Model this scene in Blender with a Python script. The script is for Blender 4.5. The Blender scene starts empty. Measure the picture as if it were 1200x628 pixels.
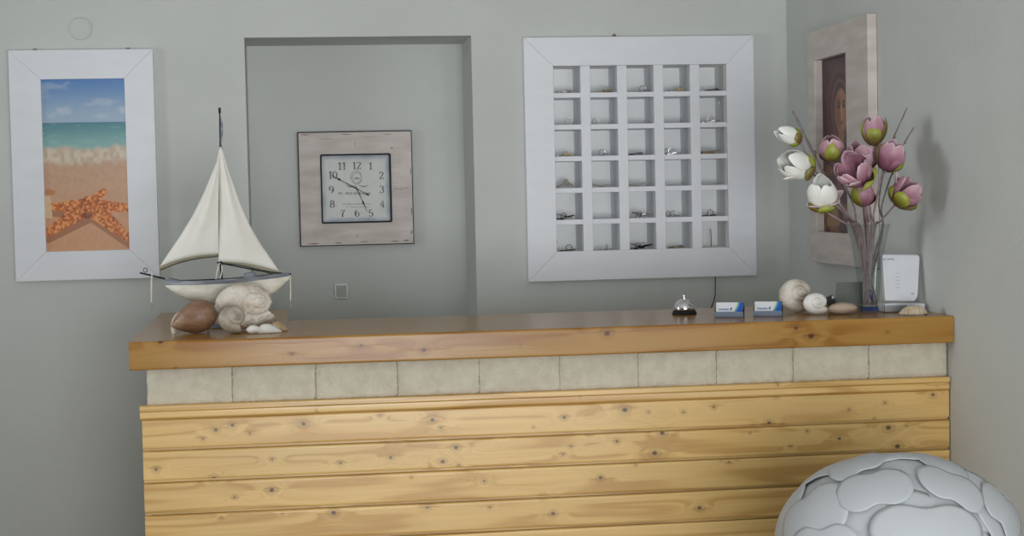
import bpy, math, random
import numpy as np
from mathutils import Vector, Matrix
sin, cos, pi, sqrt = math.sin, math.cos, math.pi, math.sqrt
random.seed(4)
SC = bpy.context.scene
COL = SC.collection

# ------------------------------------------------------------------ camera
FPX, CY0 = 1993.85, 314.0                       # focal length in pixels of a 1200 x 628 frame
YAW, PITCH, ROLL = .128906637, -.0435758124, -.0216948915
CAM = np.array([0, 0, 1.515])
_f = np.array([sin(YAW)*cos(PITCH), cos(YAW)*cos(PITCH), sin(PITCH)])
_r = np.array([cos(YAW), -sin(YAW), 0.0])
_u = np.cross(_r, _f)
_R = cos(ROLL)*_r + sin(ROLL)*_u
_U = -sin(ROLL)*_r + cos(ROLL)*_u
cam_data = bpy.data.cameras.new('camera')
cam_data.sensor_width = 36.0
cam_data.lens = FPX*36/1200
cam_data.clip_start = .05
cam = bpy.data.objects.new('camera', cam_data)
COL.objects.link(cam)
cam.matrix_world = Matrix(((_R[0], _U[0], -_f[0], CAM[0]), (_R[1], _U[1], -_f[1], CAM[1]),
                           (_R[2], _U[2], -_f[2], CAM[2]), (0, 0, 0, 1)))
SC.camera = cam

# ------------------------------------------------------------------ world, light, exposure
W = bpy.data.worlds.new('daylight')
SC.world = W
W.use_nodes = True
W.node_tree.nodes['Background'].inputs[0].default_value = (.62, .74, .9, 1)
W.node_tree.nodes['Background'].inputs[1].default_value = 1.0
SC.view_settings.view_transform = 'Standard'
SC.view_settings.look = 'None'
SC.view_settings.gamma = 1.0
SC.view_settings.use_curve_mapping = False
SC.view_settings.exposure = -0.68
SC.cycles.use_denoising = True
SC.cycles.max_bounces = 12
SC.cycles.transparent_max_bounces = 24
SC.cycles.diffuse_bounces = 5
SC.cycles.caustics_reflective = False
SC.cycles.caustics_refractive = False
SC.cycles.sample_clamp_indirect = 4.0

def area(name, loc, direction, sx, sy, power, color, spread=180):
    d = bpy.data.lights.new(name, 'AREA')
    d.shape = 'RECTANGLE'; d.size = sx; d.size_y = sy; d.energy = power; d.color = color; d.spread = math.radians(spread)
    o = bpy.data.objects.new(name, d)
    o.location = loc
    o.rotation_euler = Vector(direction).to_track_quat('-Z', 'Y').to_euler()
    COL.objects.link(o)
    return o
XWALL = 2.07
# daylight entering through the windows behind the camera and in the left wall
area('door_daylight_front', (.55, -1.42, 1.04), (.03, 1, .38), 1.8, 1.8, 136, (.965, .985, 1.02), 106)
area('door_daylight_right', (XWALL-.02, 1.3, .95), (-1, .9, .1), 1.6, 1.6, 62, (.965, .99, 1.02))
area('window_daylight_left', (-3.12, 5.0, 1.75), (1, -.02, .06), 1.0, 1.0, 21, (.93, .97, 1.02), 100)

# ------------------------------------------------------------------ pixel rays meeting real planes
XW, YB, YA, ZT = 2.07, 6.912, 7.299, 1.10        # right wall, back wall, alcove back, counter top
def ray(x, y): return _R*(x-600)/FPX - _U*(y-CY0)/FPX + _f
def onY(x, y, Y): d = ray(x, y); return CAM + d*(Y-CAM[1])/d[1]
def onX(x, y, X): d = ray(x, y); return CAM + d*(X-CAM[0])/d[0]
def onZ(x, y, Z): d = ray(x, y); return CAM + d*(Z-CAM[2])/d[2]

# ------------------------------------------------------------------ materials
def new_mat(name):
    m = bpy.data.materials.new(name); m.use_nodes = True
    return m, m.node_tree.nodes, m.node_tree.links, m.node_tree.nodes['Principled BSDF']
def node(ns, t, **kw):
    n = ns.new(t)
    for k, v in kw.items(): setattr(n, k, v)
    return n
def c4(c): return (c[0], c[1], c[2], 1)
def pmat(name, c1, c2=None, scale=8, rough=.6, bump=0.0, metallic=0.0, stretch=(1, 1, 1), detail=4, coat=0, bscale=None, spec=.5, lo=.35, hi=.65):
    """two colours mixed by noise in object space, optional bump"""
    m, ns, ln, b = new_mat(name)
    c2 = c2 or tuple(x*.92 for x in c1)
    tc = node(ns, 'ShaderNodeTexCoord'); mp = node(ns, 'ShaderNodeMapping')
    mp.inputs['Scale'].default_value = stretch
    ln.new(tc.outputs['Object'], mp.inputs['Vector'])
    nz = node(ns, 'ShaderNodeTexNoise'); nz.inputs['Scale'].default_value = scale; nz.inputs['Detail'].default_value = detail
    ln.new(mp.outputs[0], nz.inputs['Vector'])
    rp = node(ns, 'ShaderNodeValToRGB')
    rp.color_ramp.elements[0].position = lo; rp.color_ramp.elements[0].color = c4(c1)
    rp.color_ramp.elements[1].position = hi; rp.color_ramp.elements[1].color = c4(c2)
    ln.new(nz.outputs[0], rp.inputs[0]); ln.new(rp.outputs[0], b.inputs['Base Color'])
    b.inputs['Roughness'].default_value = rough; b.inputs['Metallic'].default_value = metallic
    b.inputs['Coat Weight'].default_value = coat; b.inputs['Specular IOR Level'].default_value = spec
    if bump:
        n2 = node(ns, 'ShaderNodeTexNoise'); n2.inputs['Scale'].default_value = bscale or scale*4; n2.inputs['Detail'].default_value = 6
        ln.new(mp.outputs[0], n2.inputs['Vector'])
        bp = node(ns, 'ShaderNodeBump'); bp.inputs['Strength'].default_value = bump; bp.inputs['Distance'].default_value = .01
        ln.new(n2.outputs[0], bp.inputs['Height']); ln.new(bp.outputs[0], b.inputs['Normal'])
    return m
def attr_mat(name, rough=.5, coat=0, scale=60, amount=.06):
    """colours stored on the mesh (printed pictures) with a faint noise grain"""
    m, ns, ln, b = new_mat(name)
    a = node(ns, 'ShaderNodeAttribute', attribute_name='col')
    tc = node(ns, 'ShaderNodeTexCoord'); nz = node(ns, 'ShaderNodeTexNoise'); nz.inputs['Scale'].default_value = scale
    ln.new(tc.outputs['Object'], nz.inputs['Vector'])
    mr = node(ns, 'ShaderNodeMapRange'); mr.inputs[3].default_value = 1-amount; mr.inputs[4].default_value = 1+amount
    ln.new(nz.outputs[0], mr.inputs[0])
    mx = node(ns, 'ShaderNodeVectorMath', operation='SCALE')
    ln.new(a.outputs['Color'], mx.inputs[0]); ln.new(mr.outputs[0], mx.inputs['Scale'])
    ln.new(mx.outputs[0], b.inputs['Base Color'])
    b.inputs['Roughness'].default_value = rough; b.inputs['Coat Weight'].default_value = coat
    return m
def wood_mat(name, light, mid, dark, knotc, rough=.35, coat=.35, gscale=1.0):
    """pine: stretched grain bent round the knots; 'seed','warp','knot' come with the mesh"""
    m, ns, ln, b = new_mat(name)
    tc = node(ns, 'ShaderNodeTexCoord')
    aw = node(ns, 'ShaderNodeAttribute', attribute_name='warp')
    ak = node(ns, 'ShaderNodeAttribute', attribute_name='knot')
    asd = node(ns, 'ShaderNodeAttribute', attribute_name='seed')
    cb = node(ns, 'ShaderNodeCombineXYZ')
    sm = node(ns, 'ShaderNodeMath', operation='MULTIPLY'); sm.inputs[1].default_value = 3.7
    ln.new(asd.outputs['Fac'], sm.inputs[0]); ln.new(sm.outputs[0], cb.inputs[0]); ln.new(asd.outputs['Fac'], cb.inputs[1]); ln.new(aw.outputs['Fac'], cb.inputs[2])
    ad = node(ns, 'ShaderNodeVectorMath', operation='ADD'); ln.new(tc.outputs['Object'], ad.inputs[0]); ln.new(cb.outputs[0], ad.inputs[1])
    mp = node(ns, 'ShaderNodeMapping'); mp.inputs['Scale'].default_value = (.9*gscale, 9*gscale, 14*gscale)
    ln.new(ad.outputs[0], mp.inputs[0])
    n1 = node(ns, 'ShaderNodeTexNoise'); n1.inputs['Scale'].default_value = 1.0; n1.inputs['Detail'].default_value = 1.5; n1.inputs['Distortion'].default_value = .35
    ln.new(mp.outputs[0], n1.inputs[0])
    w = node(ns, 'ShaderNodeMath', operation='MULTIPLY'); w.inputs[1].default_value = 30.0; ln.new(n1.outputs[0], w.inputs[0])
    s = node(ns, 'ShaderNodeMath', operation='SINE'); ln.new(w.outputs[0], s.inputs[0])
    mr = node(ns, 'ShaderNodeMapRange'); mr.inputs[1].default_value = -1; mr.inputs[2].default_value = 1; ln.new(s.outputs[0], mr.inputs[0])
    r1 = node(ns, 'ShaderNodeValToRGB')
    e = r1.color_ramp.elements; e[0].position = 0; e[0].color = c4(light); e[1].position = 1; e[1].color = c4(dark)
    k = e.new(.62); k.color = c4(mid)
    ln.new(mr.outputs[0], r1.inputs[0])
    # fine fibre
    mp2 = node(ns, 'ShaderNodeMapping'); mp2.inputs['Scale'].default_value = (3, 60, 190); ln.new(ad.outputs[0], mp2.inputs[0])
    n2 = node(ns, 'ShaderNodeTexNoise'); n2.inputs['Scale'].default_value = 1; n2.inputs['Detail'].default_value = 3; ln.new(mp2.outputs[0], n2.inputs[0])
    f2 = node(ns, 'ShaderNodeMapRange'); f2.inputs[3].default_value = .86; f2.inputs[4].default_value = 1.12; ln.new(n2.outputs[0], f2.inputs[0])
    # broad tone drift
    mp3 = node(ns, 'ShaderNodeMapping'); mp3.inputs['Scale'].default_value = (1.2, 4, 7); ln.new(ad.outputs[0], mp3.inputs[0])
    n3 = node(ns, 'ShaderNodeTexNoise'); n3.inputs['Scale'].default_value = 1; ln.new(mp3.outputs[0], n3.inputs[0])
    f3 = node(ns, 'ShaderNodeMapRange'); f3.inputs[3].default_value = .82; f3.inputs[4].default_value = 1.2; ln.new(n3.outputs[0], f3.inputs[0])
    mm = node(ns, 'ShaderNodeMath', operation='MULTIPLY'); ln.new(f2.outputs[0], mm.inputs[0]); ln.new(f3.outputs[0], mm.inputs[1])
    vs = node(ns, 'ShaderNodeVectorMath', operation='SCALE'); ln.new(r1.outputs[0], vs.inputs[0]); ln.new(mm.outputs[0], vs.inputs['Scale'])
    mx = node(ns, 'ShaderNodeMix', data_type='RGBA'); mx.inputs[7].default_value = c4(knotc)
    ln.new(ak.outputs['Fac'], mx.inputs[0]); ln.new(vs.outputs[0], mx.inputs[6])
    ln.new(mx.outputs[2], b.inputs['Base Color'])
    b.inputs['Roughness'].default_value = rough; b.inputs['Coat Weight'].default_value = coat; b.inputs['Coat Roughness'].default_value = .18
    bp = node(ns, 'ShaderNodeBump'); bp.inputs['Strength'].default_value = .06; bp.inputs['Distance'].default_value = .004
    ln.new(n2.outputs[0], bp.inputs['Height']); ln.new(bp.outputs[0], b.inputs['Normal'])
    return m
def grad_mat(name, stops, rough=.5, trans=0.0, vein=.08, subs=0.0):
    """colour along attribute 'v' (root to tip of a petal)"""
    m, ns, ln, b = new_mat(name)
    a = node(ns, 'ShaderNodeAttribute', attribute_name='v')
    r = node(ns, 'ShaderNodeValToRGB'); e = r.color_ramp.elements
    e[0].position, e[0].color = stops[0][0], c4(stops[0][1]); e[1].position, e[1].color = stops[-1][0], c4(stops[-1][1])
    for p, c in stops[1:-1]: k = e.new(p); k.color = c4(c)
    tc = node(ns, 'ShaderNodeTexCoord'); nz = node(ns, 'ShaderNodeTexNoise'); nz.inputs['Scale'].default_value = 90
    ln.new(tc.outputs['Object'], nz.inputs[0])
    mr = node(ns, 'ShaderNodeMapRange'); mr.inputs[3].default_value = -vein; mr.inputs[4].default_value = vein; ln.new(nz.outputs[0], mr.inputs[0])
    ad = node(ns, 'ShaderNodeMath', operation='ADD'); ln.new(a.outputs['Fac'], ad.inputs[0]); ln.new(mr.outputs[0], ad.inputs[1])
    ln.new(ad.outputs[0], r.inputs[0]); ln.new(r.outputs[0], b.inputs['Base Color'])
    b.inputs['Roughness'].default_value = rough
    b.inputs['Subsurface Weight'].default_value = subs; b.inputs['Subsurface Radius'].default_value = (.01, .008, .008)
    return m

M = {}
M['plaster'] = pmat('wall_plaster', (.60, .62, .59), (.57, .59, .56), 3, .9, .12, bscale=45)
M['alcove'] = M['plaster']
M['floor'] = pmat('floor_tile', (.20, .17, .14), (.15, .125, .10), 5, .5)
M['ceiling'] = pmat('ceiling_paint', (.78, .78, .76), (.74, .74, .72), 2, .9)
M['white_paint'] = pmat('white_painted_wood', (.78, .80, .83), (.75, .77, .80), 6, .42, .04, stretch=(1, 1, 3), bscale=30)
M['white_cell'] = pmat('white_cell_paint', (.88, .89, .87), (.85, .86, .84), 5, .55)
M['limed'] = pmat('limed_wood', (.66, .60, .55), (.56, .50, .455), 5, .7, .15, stretch=(1, 1, 5), bscale=50)
M['clock_wood'] = pmat('weathered_clock_wood', (.68, .62, .58), (.55, .49, .45), 6, .75, .2, stretch=(1, 1, 4), bscale=40)
M['black'] = pmat('black_metal', (.010, .010, .011), (.016, .016, .017), 30, .55, spec=.2)
M['soft_black'] = pmat('black_plastic', (.018, .018, .02), (.028, .028, .03), 30, .5)
M['chrome'] = pmat('chrome', (.85, .85, .86), (.78, .78, .8), 12, .08, metallic=1)
M['steel'] = pmat('key_steel', (.45, .45, .44), (.32, .32, .31), 40, .28, metallic=1)
M['brass'] = pmat('key_brass', (.42, .33, .15), (.30, .22, .09), 40, .35, metallic=.8)
M['tag_brown'] = pmat('brown_tag', (.30, .20, .11), (.22, .14, .07), 40, .6)
M['tag_yellow'] = pmat('yellow_tag', (.48, .38, .17), (.38, .29, .12), 40, .55)
M['tag_clear'] = pmat('clear_tag', (.55, .57, .57), (.45, .47, .47), 40, .35)
M['paper'] = pmat('crumpled_paper', (.52, .49, .43), (.40, .37, .32), 30, .85, .1)
M['stone'] = pmat('split_stone_tile', (.61, .565, .445), (.54, .49, .38), 30, .9, .5, bscale=120, detail=8)
M['grout'] = pmat('brown_grey_grout', (.33, .29, .23), (.27, .24, .19), 40, .95)
M['plank'] = wood_mat('lacquered_pine_plank', (.69, .45, .155), (.65, .41, .13), (.53, .30, .08), (.04, .012, .006), rough=.42, coat=.3)
M['top_wood'] = wood_mat('lacquered_pine_top', (.37, .20, .050), (.345, .175, .040), (.28, .125, .024), (.07, .022, .01), rough=.22, coat=0, gscale=.8)
M['top_wood'].node_tree.nodes['Principled BSDF'].inputs['Specular IOR Level'].default_value = .2
M['sail'] = pmat('cream_canvas', (.73, .715, .65), (.68, .66, .59), 9, .85, .12, bscale=260)
M['hem'] = pmat('khaki_foot_shade', (.36, .33, .235), (.30, .275, .19), 14, .9, .1, bscale=200)  # olive strip along the sail feet, shade there put into its colour
M['hull_white'] = pmat('worn_white_hull_paint', (.70, .68, .58), (.55, .52, .42), 14, .6, .1, stretch=(1, 1, 3), lo=.45, hi=.75)
M['hull_grey'] = pmat('worn_blue_grey_paint', (.13, .145, .165), (.36, .38, .40), 26, .6, .1, stretch=(.5, 1, 3), lo=.42, hi=.78)
M['rope'] = pmat('cotton_rope', (.66, .63, .53), (.52, .49, .40), 120, .9)
M['pulley'] = pmat('grey_wood_bead', (.33, .32, .28), (.24, .23, .20), 40, .8)
M['shell_brown'] = pmat('brown_shell', (.17, .085, .042), (.28, .17, .105), 16, .5, .08, stretch=(1, 1, 3), coat=.06)
M['shell_lip'] = pmat('pale_shell_lip', (.66, .60, .52), (.56, .49, .40), 20, .5)
M['shell_white'] = pmat('white_shell', (.74, .70, .62), (.52, .44, .35), 20, .75, .6, bscale=95)
M['shell_grey'] = pmat('grey_brown_shell', (.42, .37, .29), (.26, .22, .17), 30, .55, .1)
M['shell_bright'] = pmat('chalk_white_shell', (.78, .77, .72), (.68, .66, .6), 30, .5, .05)
M['shell_yellow'] = pmat('ochre_shell', (.40, .27, .12), (.55, .45, .30), 30, .6, .1)
M['shell_fan'] = pmat('sandy_scallop', (.62, .53, .40), (.46, .36, .24), 28, .65)
M['shell_pink'] = pmat('flat_beige_shell', (.47, .38, .29), (.37, .28, .20), 22, .6, .06, stretch=(1, 1, 4))
M['plastic_white'] = pmat('white_plastic', (.70, .72, .75), (.66, .68, .71), 10, .35)
M['plastic_grey'] = pmat('grey_plastic', (.33, .35, .36), (.29, .31, .32), 10, .4)
M['switch_grey'] = pmat('pale_switch_plastic', (.50, .52, .48), (.46, .48, .44), 10, .25, coat=.3)
M['mark_grey'] = pmat('grey_print', (.20, .21, .23), (.24, .25, .27), 10, .5)
M['sign_grey'] = pmat('smoked_sheet', (.17, .18, .16), (.14, .15, .135), 12, .35)
M['stem'] = pmat('mauve_brown_stem', (.33, .25, .26), (.24, .175, .18), 50, .8, .2)
M['twig'] = pmat('grey_twig', (.23, .19, .19), (.15, .12, .12), 60, .8, .2)
M['petal_white'] = grad_mat('white_petal', [(0, (.50, .55, .30)), (.18, (.74, .75, .66)), (1, (.84, .84, .80))], .55, subs=.1)
M['petal_blush'] = grad_mat('blush_petal', [(0, (.40, .42, .16)), (.25, (.52, .30, .36)), (1, (.74, .60, .62))], .55, subs=.1)
M['petal_pink'] = grad_mat('pink_petal', [(0, (.15, .045, .075)), (.35, (.29, .11, .165)), (.8, (.52, .30, .36)), (1, (.72, .55, .58))], .5, subs=.1)
M['sepal'] = grad_mat('green_sepal', [(0, (.10, .05, .02)), (.28, (.17, .14, .02)), (.6, (.30, .34, .04)), (1, (.27, .26, .04))], .45)
M['sepal_dark'] = grad_mat('brown_green_sepal', [(0, (.10, .05, .02)), (.5, (.16, .11, .025)), (1, (.24, .22, .05))], .45)
M['core'] = pmat('flower_core', (.30, .26, .08), (.22, .12, .07), 60, .7)
M['card_print'] = attr_mat('printed_card', .35)
M['beach_print'] = attr_mat('printed_beach', .35, .15, 120, .05)
M['icon_print'] = attr_mat('painted_panel', .45, .1, 60, .18)
M['dial'] = attr_mat('aged_dial', .6, 0, 30, .10)
M['ink'] = pmat('dial_ink', (.10, .10, .105), (.24, .245, .245), 90, .7)
M['ink_pale'] = pmat('faded_dial_ink', (.27, .28, .28), (.34, .35, .35), 60, .8)
M['crack'] = pmat('dark_flaked_paint', (.13, .10, .08), (.22, .18, .15), 60, .9)
M['holder'] = pmat('blue_grey_holder', (.20, .25, .34), (.16, .20, .28), 20, .25, coat=.3)
M['window_frame'] = pmat('window_frame_paint', (.7, .7, .7), None, 8, .4)

def glass(name, color, rough=0.0, ior=1.45, tint=None):
    m, ns, ln, b = new_mat(name)
    b.inputs['Transmission Weight'].default_value = 1; b.inputs['IOR'].default_value = ior
    b.inputs['Roughness'].default_value = rough
    tc = node(ns, 'ShaderNodeTexCoord'); nz = node(ns, 'ShaderNodeTexNoise'); nz.inputs['Scale'].default_value = 4
    ln.new(tc.outputs['Object'], nz.inputs[0])
    mx = node(ns, 'ShaderNodeMix', data_type='RGBA'); mx.inputs[6].default_value = c4(color); mx.inputs[7].default_value = c4(tuple(.97*x for x in color))
    ln.new(nz.outputs[0], mx.inputs[0]); ln.new(mx.outputs[2], b.inputs['Base Color'])
    return m
m, ns, ln, b = new_mat('clear_glass')                    # thin clear glass: see-through with a Fresnel sheen
tc = node(ns, 'ShaderNodeTexCoord'); nz = node(ns, 'ShaderNodeTexNoise'); nz.inputs['Scale'].default_value = 6
ln.new(tc.outputs['Object'], nz.inputs[0])
mx = node(ns, 'ShaderNodeMix', data_type='RGBA'); mx.inputs[6].default_value = (.93, .95, .945, 1); mx.inputs[7].default_value = (.90, .925, .92, 1)
ln.new(nz.outputs[0], mx.inputs[0])
tb = node(ns, 'ShaderNodeBsdfTransparent'); ln.new(mx.outputs[2], tb.inputs[0])
gb = node(ns, 'ShaderNodeBsdfGlossy'); gb.inputs['Roughness'].default_value = .03
lw = node(ns, 'ShaderNodeLayerWeight'); lw.inputs[0].default_value = .5
pw = node(ns, 'ShaderNodeMath', operation='POWER'); pw.inputs[1].default_value = 4.0; ln.new(lw.outputs['Facing'], pw.inputs[0])
fr_ = node(ns, 'ShaderNodeMapRange'); fr_.inputs[3].default_value = .035; fr_.inputs[4].default_value = .45; ln.new(pw.outputs[0], fr_.inputs[0])
ms = node(ns, 'ShaderNodeMixShader'); ln.new(fr_.outputs[0], ms.inputs[0]); ln.new(tb.outputs[0], ms.inputs[1]); ln.new(gb.outputs[0], ms.inputs[2])
ln.new(ms.outputs[0], ns['Material Output'].inputs[0])
M['glass'] = m
M['blue_glass'] = glass('blue_glass', (.10, .16, .55))
M['blue_bead'] = pmat('dark_blue_glass_drop', (.015, .02, .10), (.02, .03, .16), 20, .1, coat=.5)

m, ns, ln, b = new_mat('translucent_white_sheet')      # lamp shade pieces
tc = node(ns, 'ShaderNodeTexCoord'); nz = node(ns, 'ShaderNodeTexNoise'); nz.inputs['Scale'].default_value = 5
ln.new(tc.outputs['Object'], nz.inputs[0])
mx = node(ns, 'ShaderNodeMix', data_type='RGBA'); mx.inputs[6].default_value = (.64, .67, .69, 1); mx.inputs[7].default_value = (.60, .63, .65, 1)
ln.new(nz.outputs[0], mx.inputs[0]); ln.new(mx.outputs[2], b.inputs['Base Color'])
b.inputs['Roughness'].default_value = .45
tr = node(ns, 'ShaderNodeBsdfTranslucent'); tr.inputs[0].default_value = (.70, .68, .64, 1)
ms = node(ns, 'ShaderNodeMixShader'); ms.inputs[0].default_value = .30
out = ns['Material Output']
ln.new(b.outputs[0], ms.inputs[1]); ln.new(tr.outputs[0], ms.inputs[2]); ln.new(ms.outputs[0], out.inputs[0])
M['shade'] = m

# ------------------------------------------------------------------ mesh builder
class MB:
    def __init__(s): s.v = []; s.f = []; s.m = []; s.at = {}
    def add(s, vs, fs, mi=0, **attrs):
        o = len(s.v); vs = [tuple(map(float, p)) for p in vs]
        for k in attrs:
            if k not in s.at: s.at[k] = [0.0]*o if k != 'col' else [(1, 1, 1)]*o
        s.v += vs
        for k in s.at:
            d = attrs.get(k, 0.0 if k != 'col' else (1, 1, 1))
            s.at[k] += list(d) if hasattr(d, '__len__') and not (k == 'col' and len(d) == 3 and not hasattr(d[0], '__len__')) else [d]*len(vs)
        s.f += [tuple(i+o for i in f) for f in fs]; s.m += [mi]*len(fs)
        return s
    def box(s, x0, x1, y0, y1, z0, z1, mi=0, **k):
        v = [(x, y, z) for x in (x0, x1) for y in (y0, y1) for z in (z0, z1)]
        f = [(0, 1, 3, 2), (4, 6, 7, 5), (0, 4, 5, 1), (2, 3, 7, 6), (0, 2, 6, 4), (1, 5, 7, 3)]
        return s.add(v, f, mi, **k)
    def prism(s, poly, y0, y1, mi=0, axis='Y'):
        """polygon of (a, b) extruded along an axis"""
        n = len(poly)
        mk = {'Y': lambda a, b, t: (a, t, b), 'X': lambda a, b, t: (t, a, b), 'Z': lambda a, b, t: (a, b, t)}[axis]
        v = [mk(a, b, y0) for a, b in poly] + [mk(a, b, y1) for a, b in poly]
        f = [tuple(range(n)), tuple(range(2*n-1, n-1, -1))] + [(i, (i+1) % n, (i+1) % n+n, i+n)[::-1] for i in range(n)]
        return s.add(v, f, mi)
    def grid(s, P, closed_u=False, closed_v=False, mi=0, flip=False, **attrs):
        """P[i][j] points"""
        nu, nv = len(P), len(P[0]); vs = [p for row in P for p in row]; fs = []
        for i in range(nu if closed_u else nu-1):
            for j in range(nv if closed_v else nv-1):
                a, b_, c, d = i*nv+j, ((i+1) % nu)*nv+j, ((i+1) % nu)*nv+(j+1) % nv, i*nv+(j+1) % nv
                fs.append((a, d, c, b_) if flip else (a, b_, c, d))
        return s.add(vs, fs, mi, **attrs)
    def tube(s, pts, r, n=8, mi=0, caps=True, closed=False):
        pts = [Vector(p) for p in pts]; k = len(pts)
        rs = r if hasattr(r, '__len__') else [r]*k
        up = Vector((0, 0, 1)); rows = []; prev = None
        for i, p in enumerate(pts):
            a = pts[(i-1) % k] if (closed or i) else p; c = pts[(i+1) % k] if (closed or i < k-1) else p
            t = (c-a).normalized()
            if prev is None:
                nrm = t.orthogonal().normalized()
            else:
                nrm = (prev - t*prev.dot(t)).normalized()
            prev = nrm; bn = t.cross(nrm)
            rows.append([p + (nrm*cos(q*2*pi/n) + bn*sin(q*2*pi/n))*rs[i] for q in range(n)])
        o = len(s.v)
        s.grid(rows, closed_u=closed, closed_v=True, mi=mi, flip=True)
        if caps and not closed:
            s.f += [tuple(o+q for q in range(n)), tuple(o+(k-1)*n+q for q in range(n-1, -1, -1))]; s.m += [mi]*2
        return s
    def lathe(s, prof, c=(0, 0, 0), n=40, mi=0, mat=None):
        """profile of (radius, z) turned about Z through c"""
        rows = []
        for r, z in prof:
            rows.append([Vector((r*cos(2*pi*q/n), r*sin(2*pi*q/n), z)) for q in range(n)])
        if mat is not None: rows = [[mat @ p for p in row] for row in rows]
        rows = [[p+Vector(c) for p in row] for row in rows]
        return s.grid(rows, closed_v=True, mi=mi)
    def ball(s, c, rx, ry, rz, nu=20, nv=14, mi=0, fn=None):
        rows = []
        for j in range(nv+1):
            th = pi*j/nv; row = []
            for i in range(nu):
                ph = 2*pi*i/nu; d = Vector((sin(th)*cos(ph), sin(th)*sin(ph), cos(th)))
                k = fn(d) if fn else 1
                row.append((c[0]+rx*d.x*k, c[1]+ry*d.y*k, c[2]+rz*d.z*k))
            rows.append(row)
        return s.grid(rows, closed_v=True, mi=mi, flip=True)
    def build(s, name, mats, parent=None, smooth=False, bevel=0, seg=2, solid=0, subsurf=0, angle=.6, offset=0, remove=False):
        me = bpy.data.meshes.new(name)
        org = Vector(parent['org']) if parent is not None and 'org' in parent else Vector((0, 0, 0))
        me.from_pydata([Vector(p)-org for p in s.v], [], s.f)
        for m_ in (mats if isinstance(mats, (list, tuple)) else [mats]): me.materials.append(m_)
        if any(s.m): me.polygons.foreach_set('material_index', s.m)
        for k, d in s.at.items():
            if k == 'col':
                a = me.attributes.new('col', 'FLOAT_COLOR', 'POINT')
                a.data.foreach_set('color', np.array([(x[0], x[1], x[2], 1) for x in d], dtype=np.float32).ravel())
            else:
                a = me.attributes.new(k, 'FLOAT', 'POINT'); a.data.foreach_set('value', np.array(d, dtype=np.float32))
        import bmesh
        bm = bmesh.new(); bm.from_mesh(me)
        if remove: bmesh.ops.remove_doubles(bm, verts=bm.verts, dist=1e-5)
        bmesh.ops.recalc_face_normals(bm, faces=bm.faces) if len(bm.faces) < 60000 else None
        bm.to_mesh(me); bm.free()
        if smooth:
            me.polygons.foreach_set('use_smooth', [True]*len(me.polygons))
            if angle: me.set_sharp_from_angle(angle=angle)
        me.update()
        o = bpy.data.objects.new(name, me); COL.objects.link(o)
        if parent is not None:
            o.parent = parent; o['org'] = tuple(org)
        else: o['org'] = (0, 0, 0)
        if solid:
            d = o.modifiers.new('thickness', 'SOLIDIFY'); d.thickness = solid; d.offset = offset
        if bevel:
            d = o.modifiers.new('bevel', 'BEVEL'); d.width = bevel; d.segments = seg; d.limit_method = 'ANGLE'; d.angle_limit = .7
        if subsurf:
            d = o.modifiers.new('subdivide', 'SUBSURF'); d.levels = subsurf; d.render_levels = subsurf
        return o
def thing(name, label, cat, loc, group=None):
    o = bpy.data.objects.new(name, None); COL.objects.link(o); o.empty_display_size = .05
    o.location = tuple(map(float, loc)); o['org'] = tuple(map(float, loc)); o['label'] = label; o['category'] = cat
    if group: o['group'] = group
    return o
def tag(o, label, cat, group=None):
    o['label'] = label; o['category'] = cat
    if group: o['group'] = group
    return o
def struct(o): o['kind'] = 'structure'; return o
def smoothstep(a, b_, x): t = np.clip((x-a)/(b_-a), 0, 1); return t*t*(3-2*t)
def picture_grid(fn, n_u, n_v, place):
    """fn(u, v) -> (n,3) colours for arrays u, v in 0..1 (v upward); place(u, v) -> point"""
    us = np.linspace(0, 1, n_u); vs = np.linspace(0, 1, n_v)
    U, V = np.meshgrid(us, vs, indexing='ij')
    col = fn(U.ravel(), V.ravel())
    mb = MB(); mb.grid([[place(u, v) for v in vs] for u in us], col=[tuple(c) for c in col])
    return mb
def lin(r, g, b_):
    f = lambda c: (c/255/12.92 if c/255 <= .04045 else ((c/255+.055)/1.055)**2.4)
    return np.array([f(r), f(g), f(b_)])
_rng = np.random.RandomState(7)
def vnoise(u, v, fx, fy, seed=0):
    """smooth value noise for the printed pictures"""
    r = np.random.RandomState(seed).rand(64, 64)
    x, y = u*fx, v*fy; xi, yi = np.floor(x).astype(int), np.floor(y).astype(int); a, b_ = x-xi, y-yi
    a, b_ = a*a*(3-2*a), b_*b_*(3-2*b_)
    g = lambda i, j: r[i % 64, j % 64]
    return (g(xi, yi)*(1-a)+g(xi+1, yi)*a)*(1-b_)+(g(xi, yi+1)*(1-a)+g(xi+1, yi+1)*a)*b_

# ------------------------------------------------------------------ the room
ZC = 2.75; XL, YF = -3.2, -1.5
AX0, AX1, AZ1 = -.163, .749, 2.161           # alcove opening
KX0, KX1, KZ0, KZ1 = 1.045, 1.835, 1.24, 2.065   # hole for the key cabinet
w = MB(); y0, y1 = YB, YB+.6
w.box(XL-.2, AX0, y0, y1, 0, ZC); w.box(AX0, AX1, y0, y1, AZ1, ZC); w.box(AX0, AX1, YA, y1, 0, AZ1)
w.box(AX1, KX0, y0, y1, 0, ZC); w.box(KX0, KX1, y0, y1, 0, KZ0); w.box(KX0, KX1, y0, y1, KZ1, ZC); w.box(KX0, KX1, y0+.22, y1, KZ0, KZ1)
w.box(KX1, XW+.2, y0, y1, 0, ZC)
struct(w.build('wall_back', M['plaster']))

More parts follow.
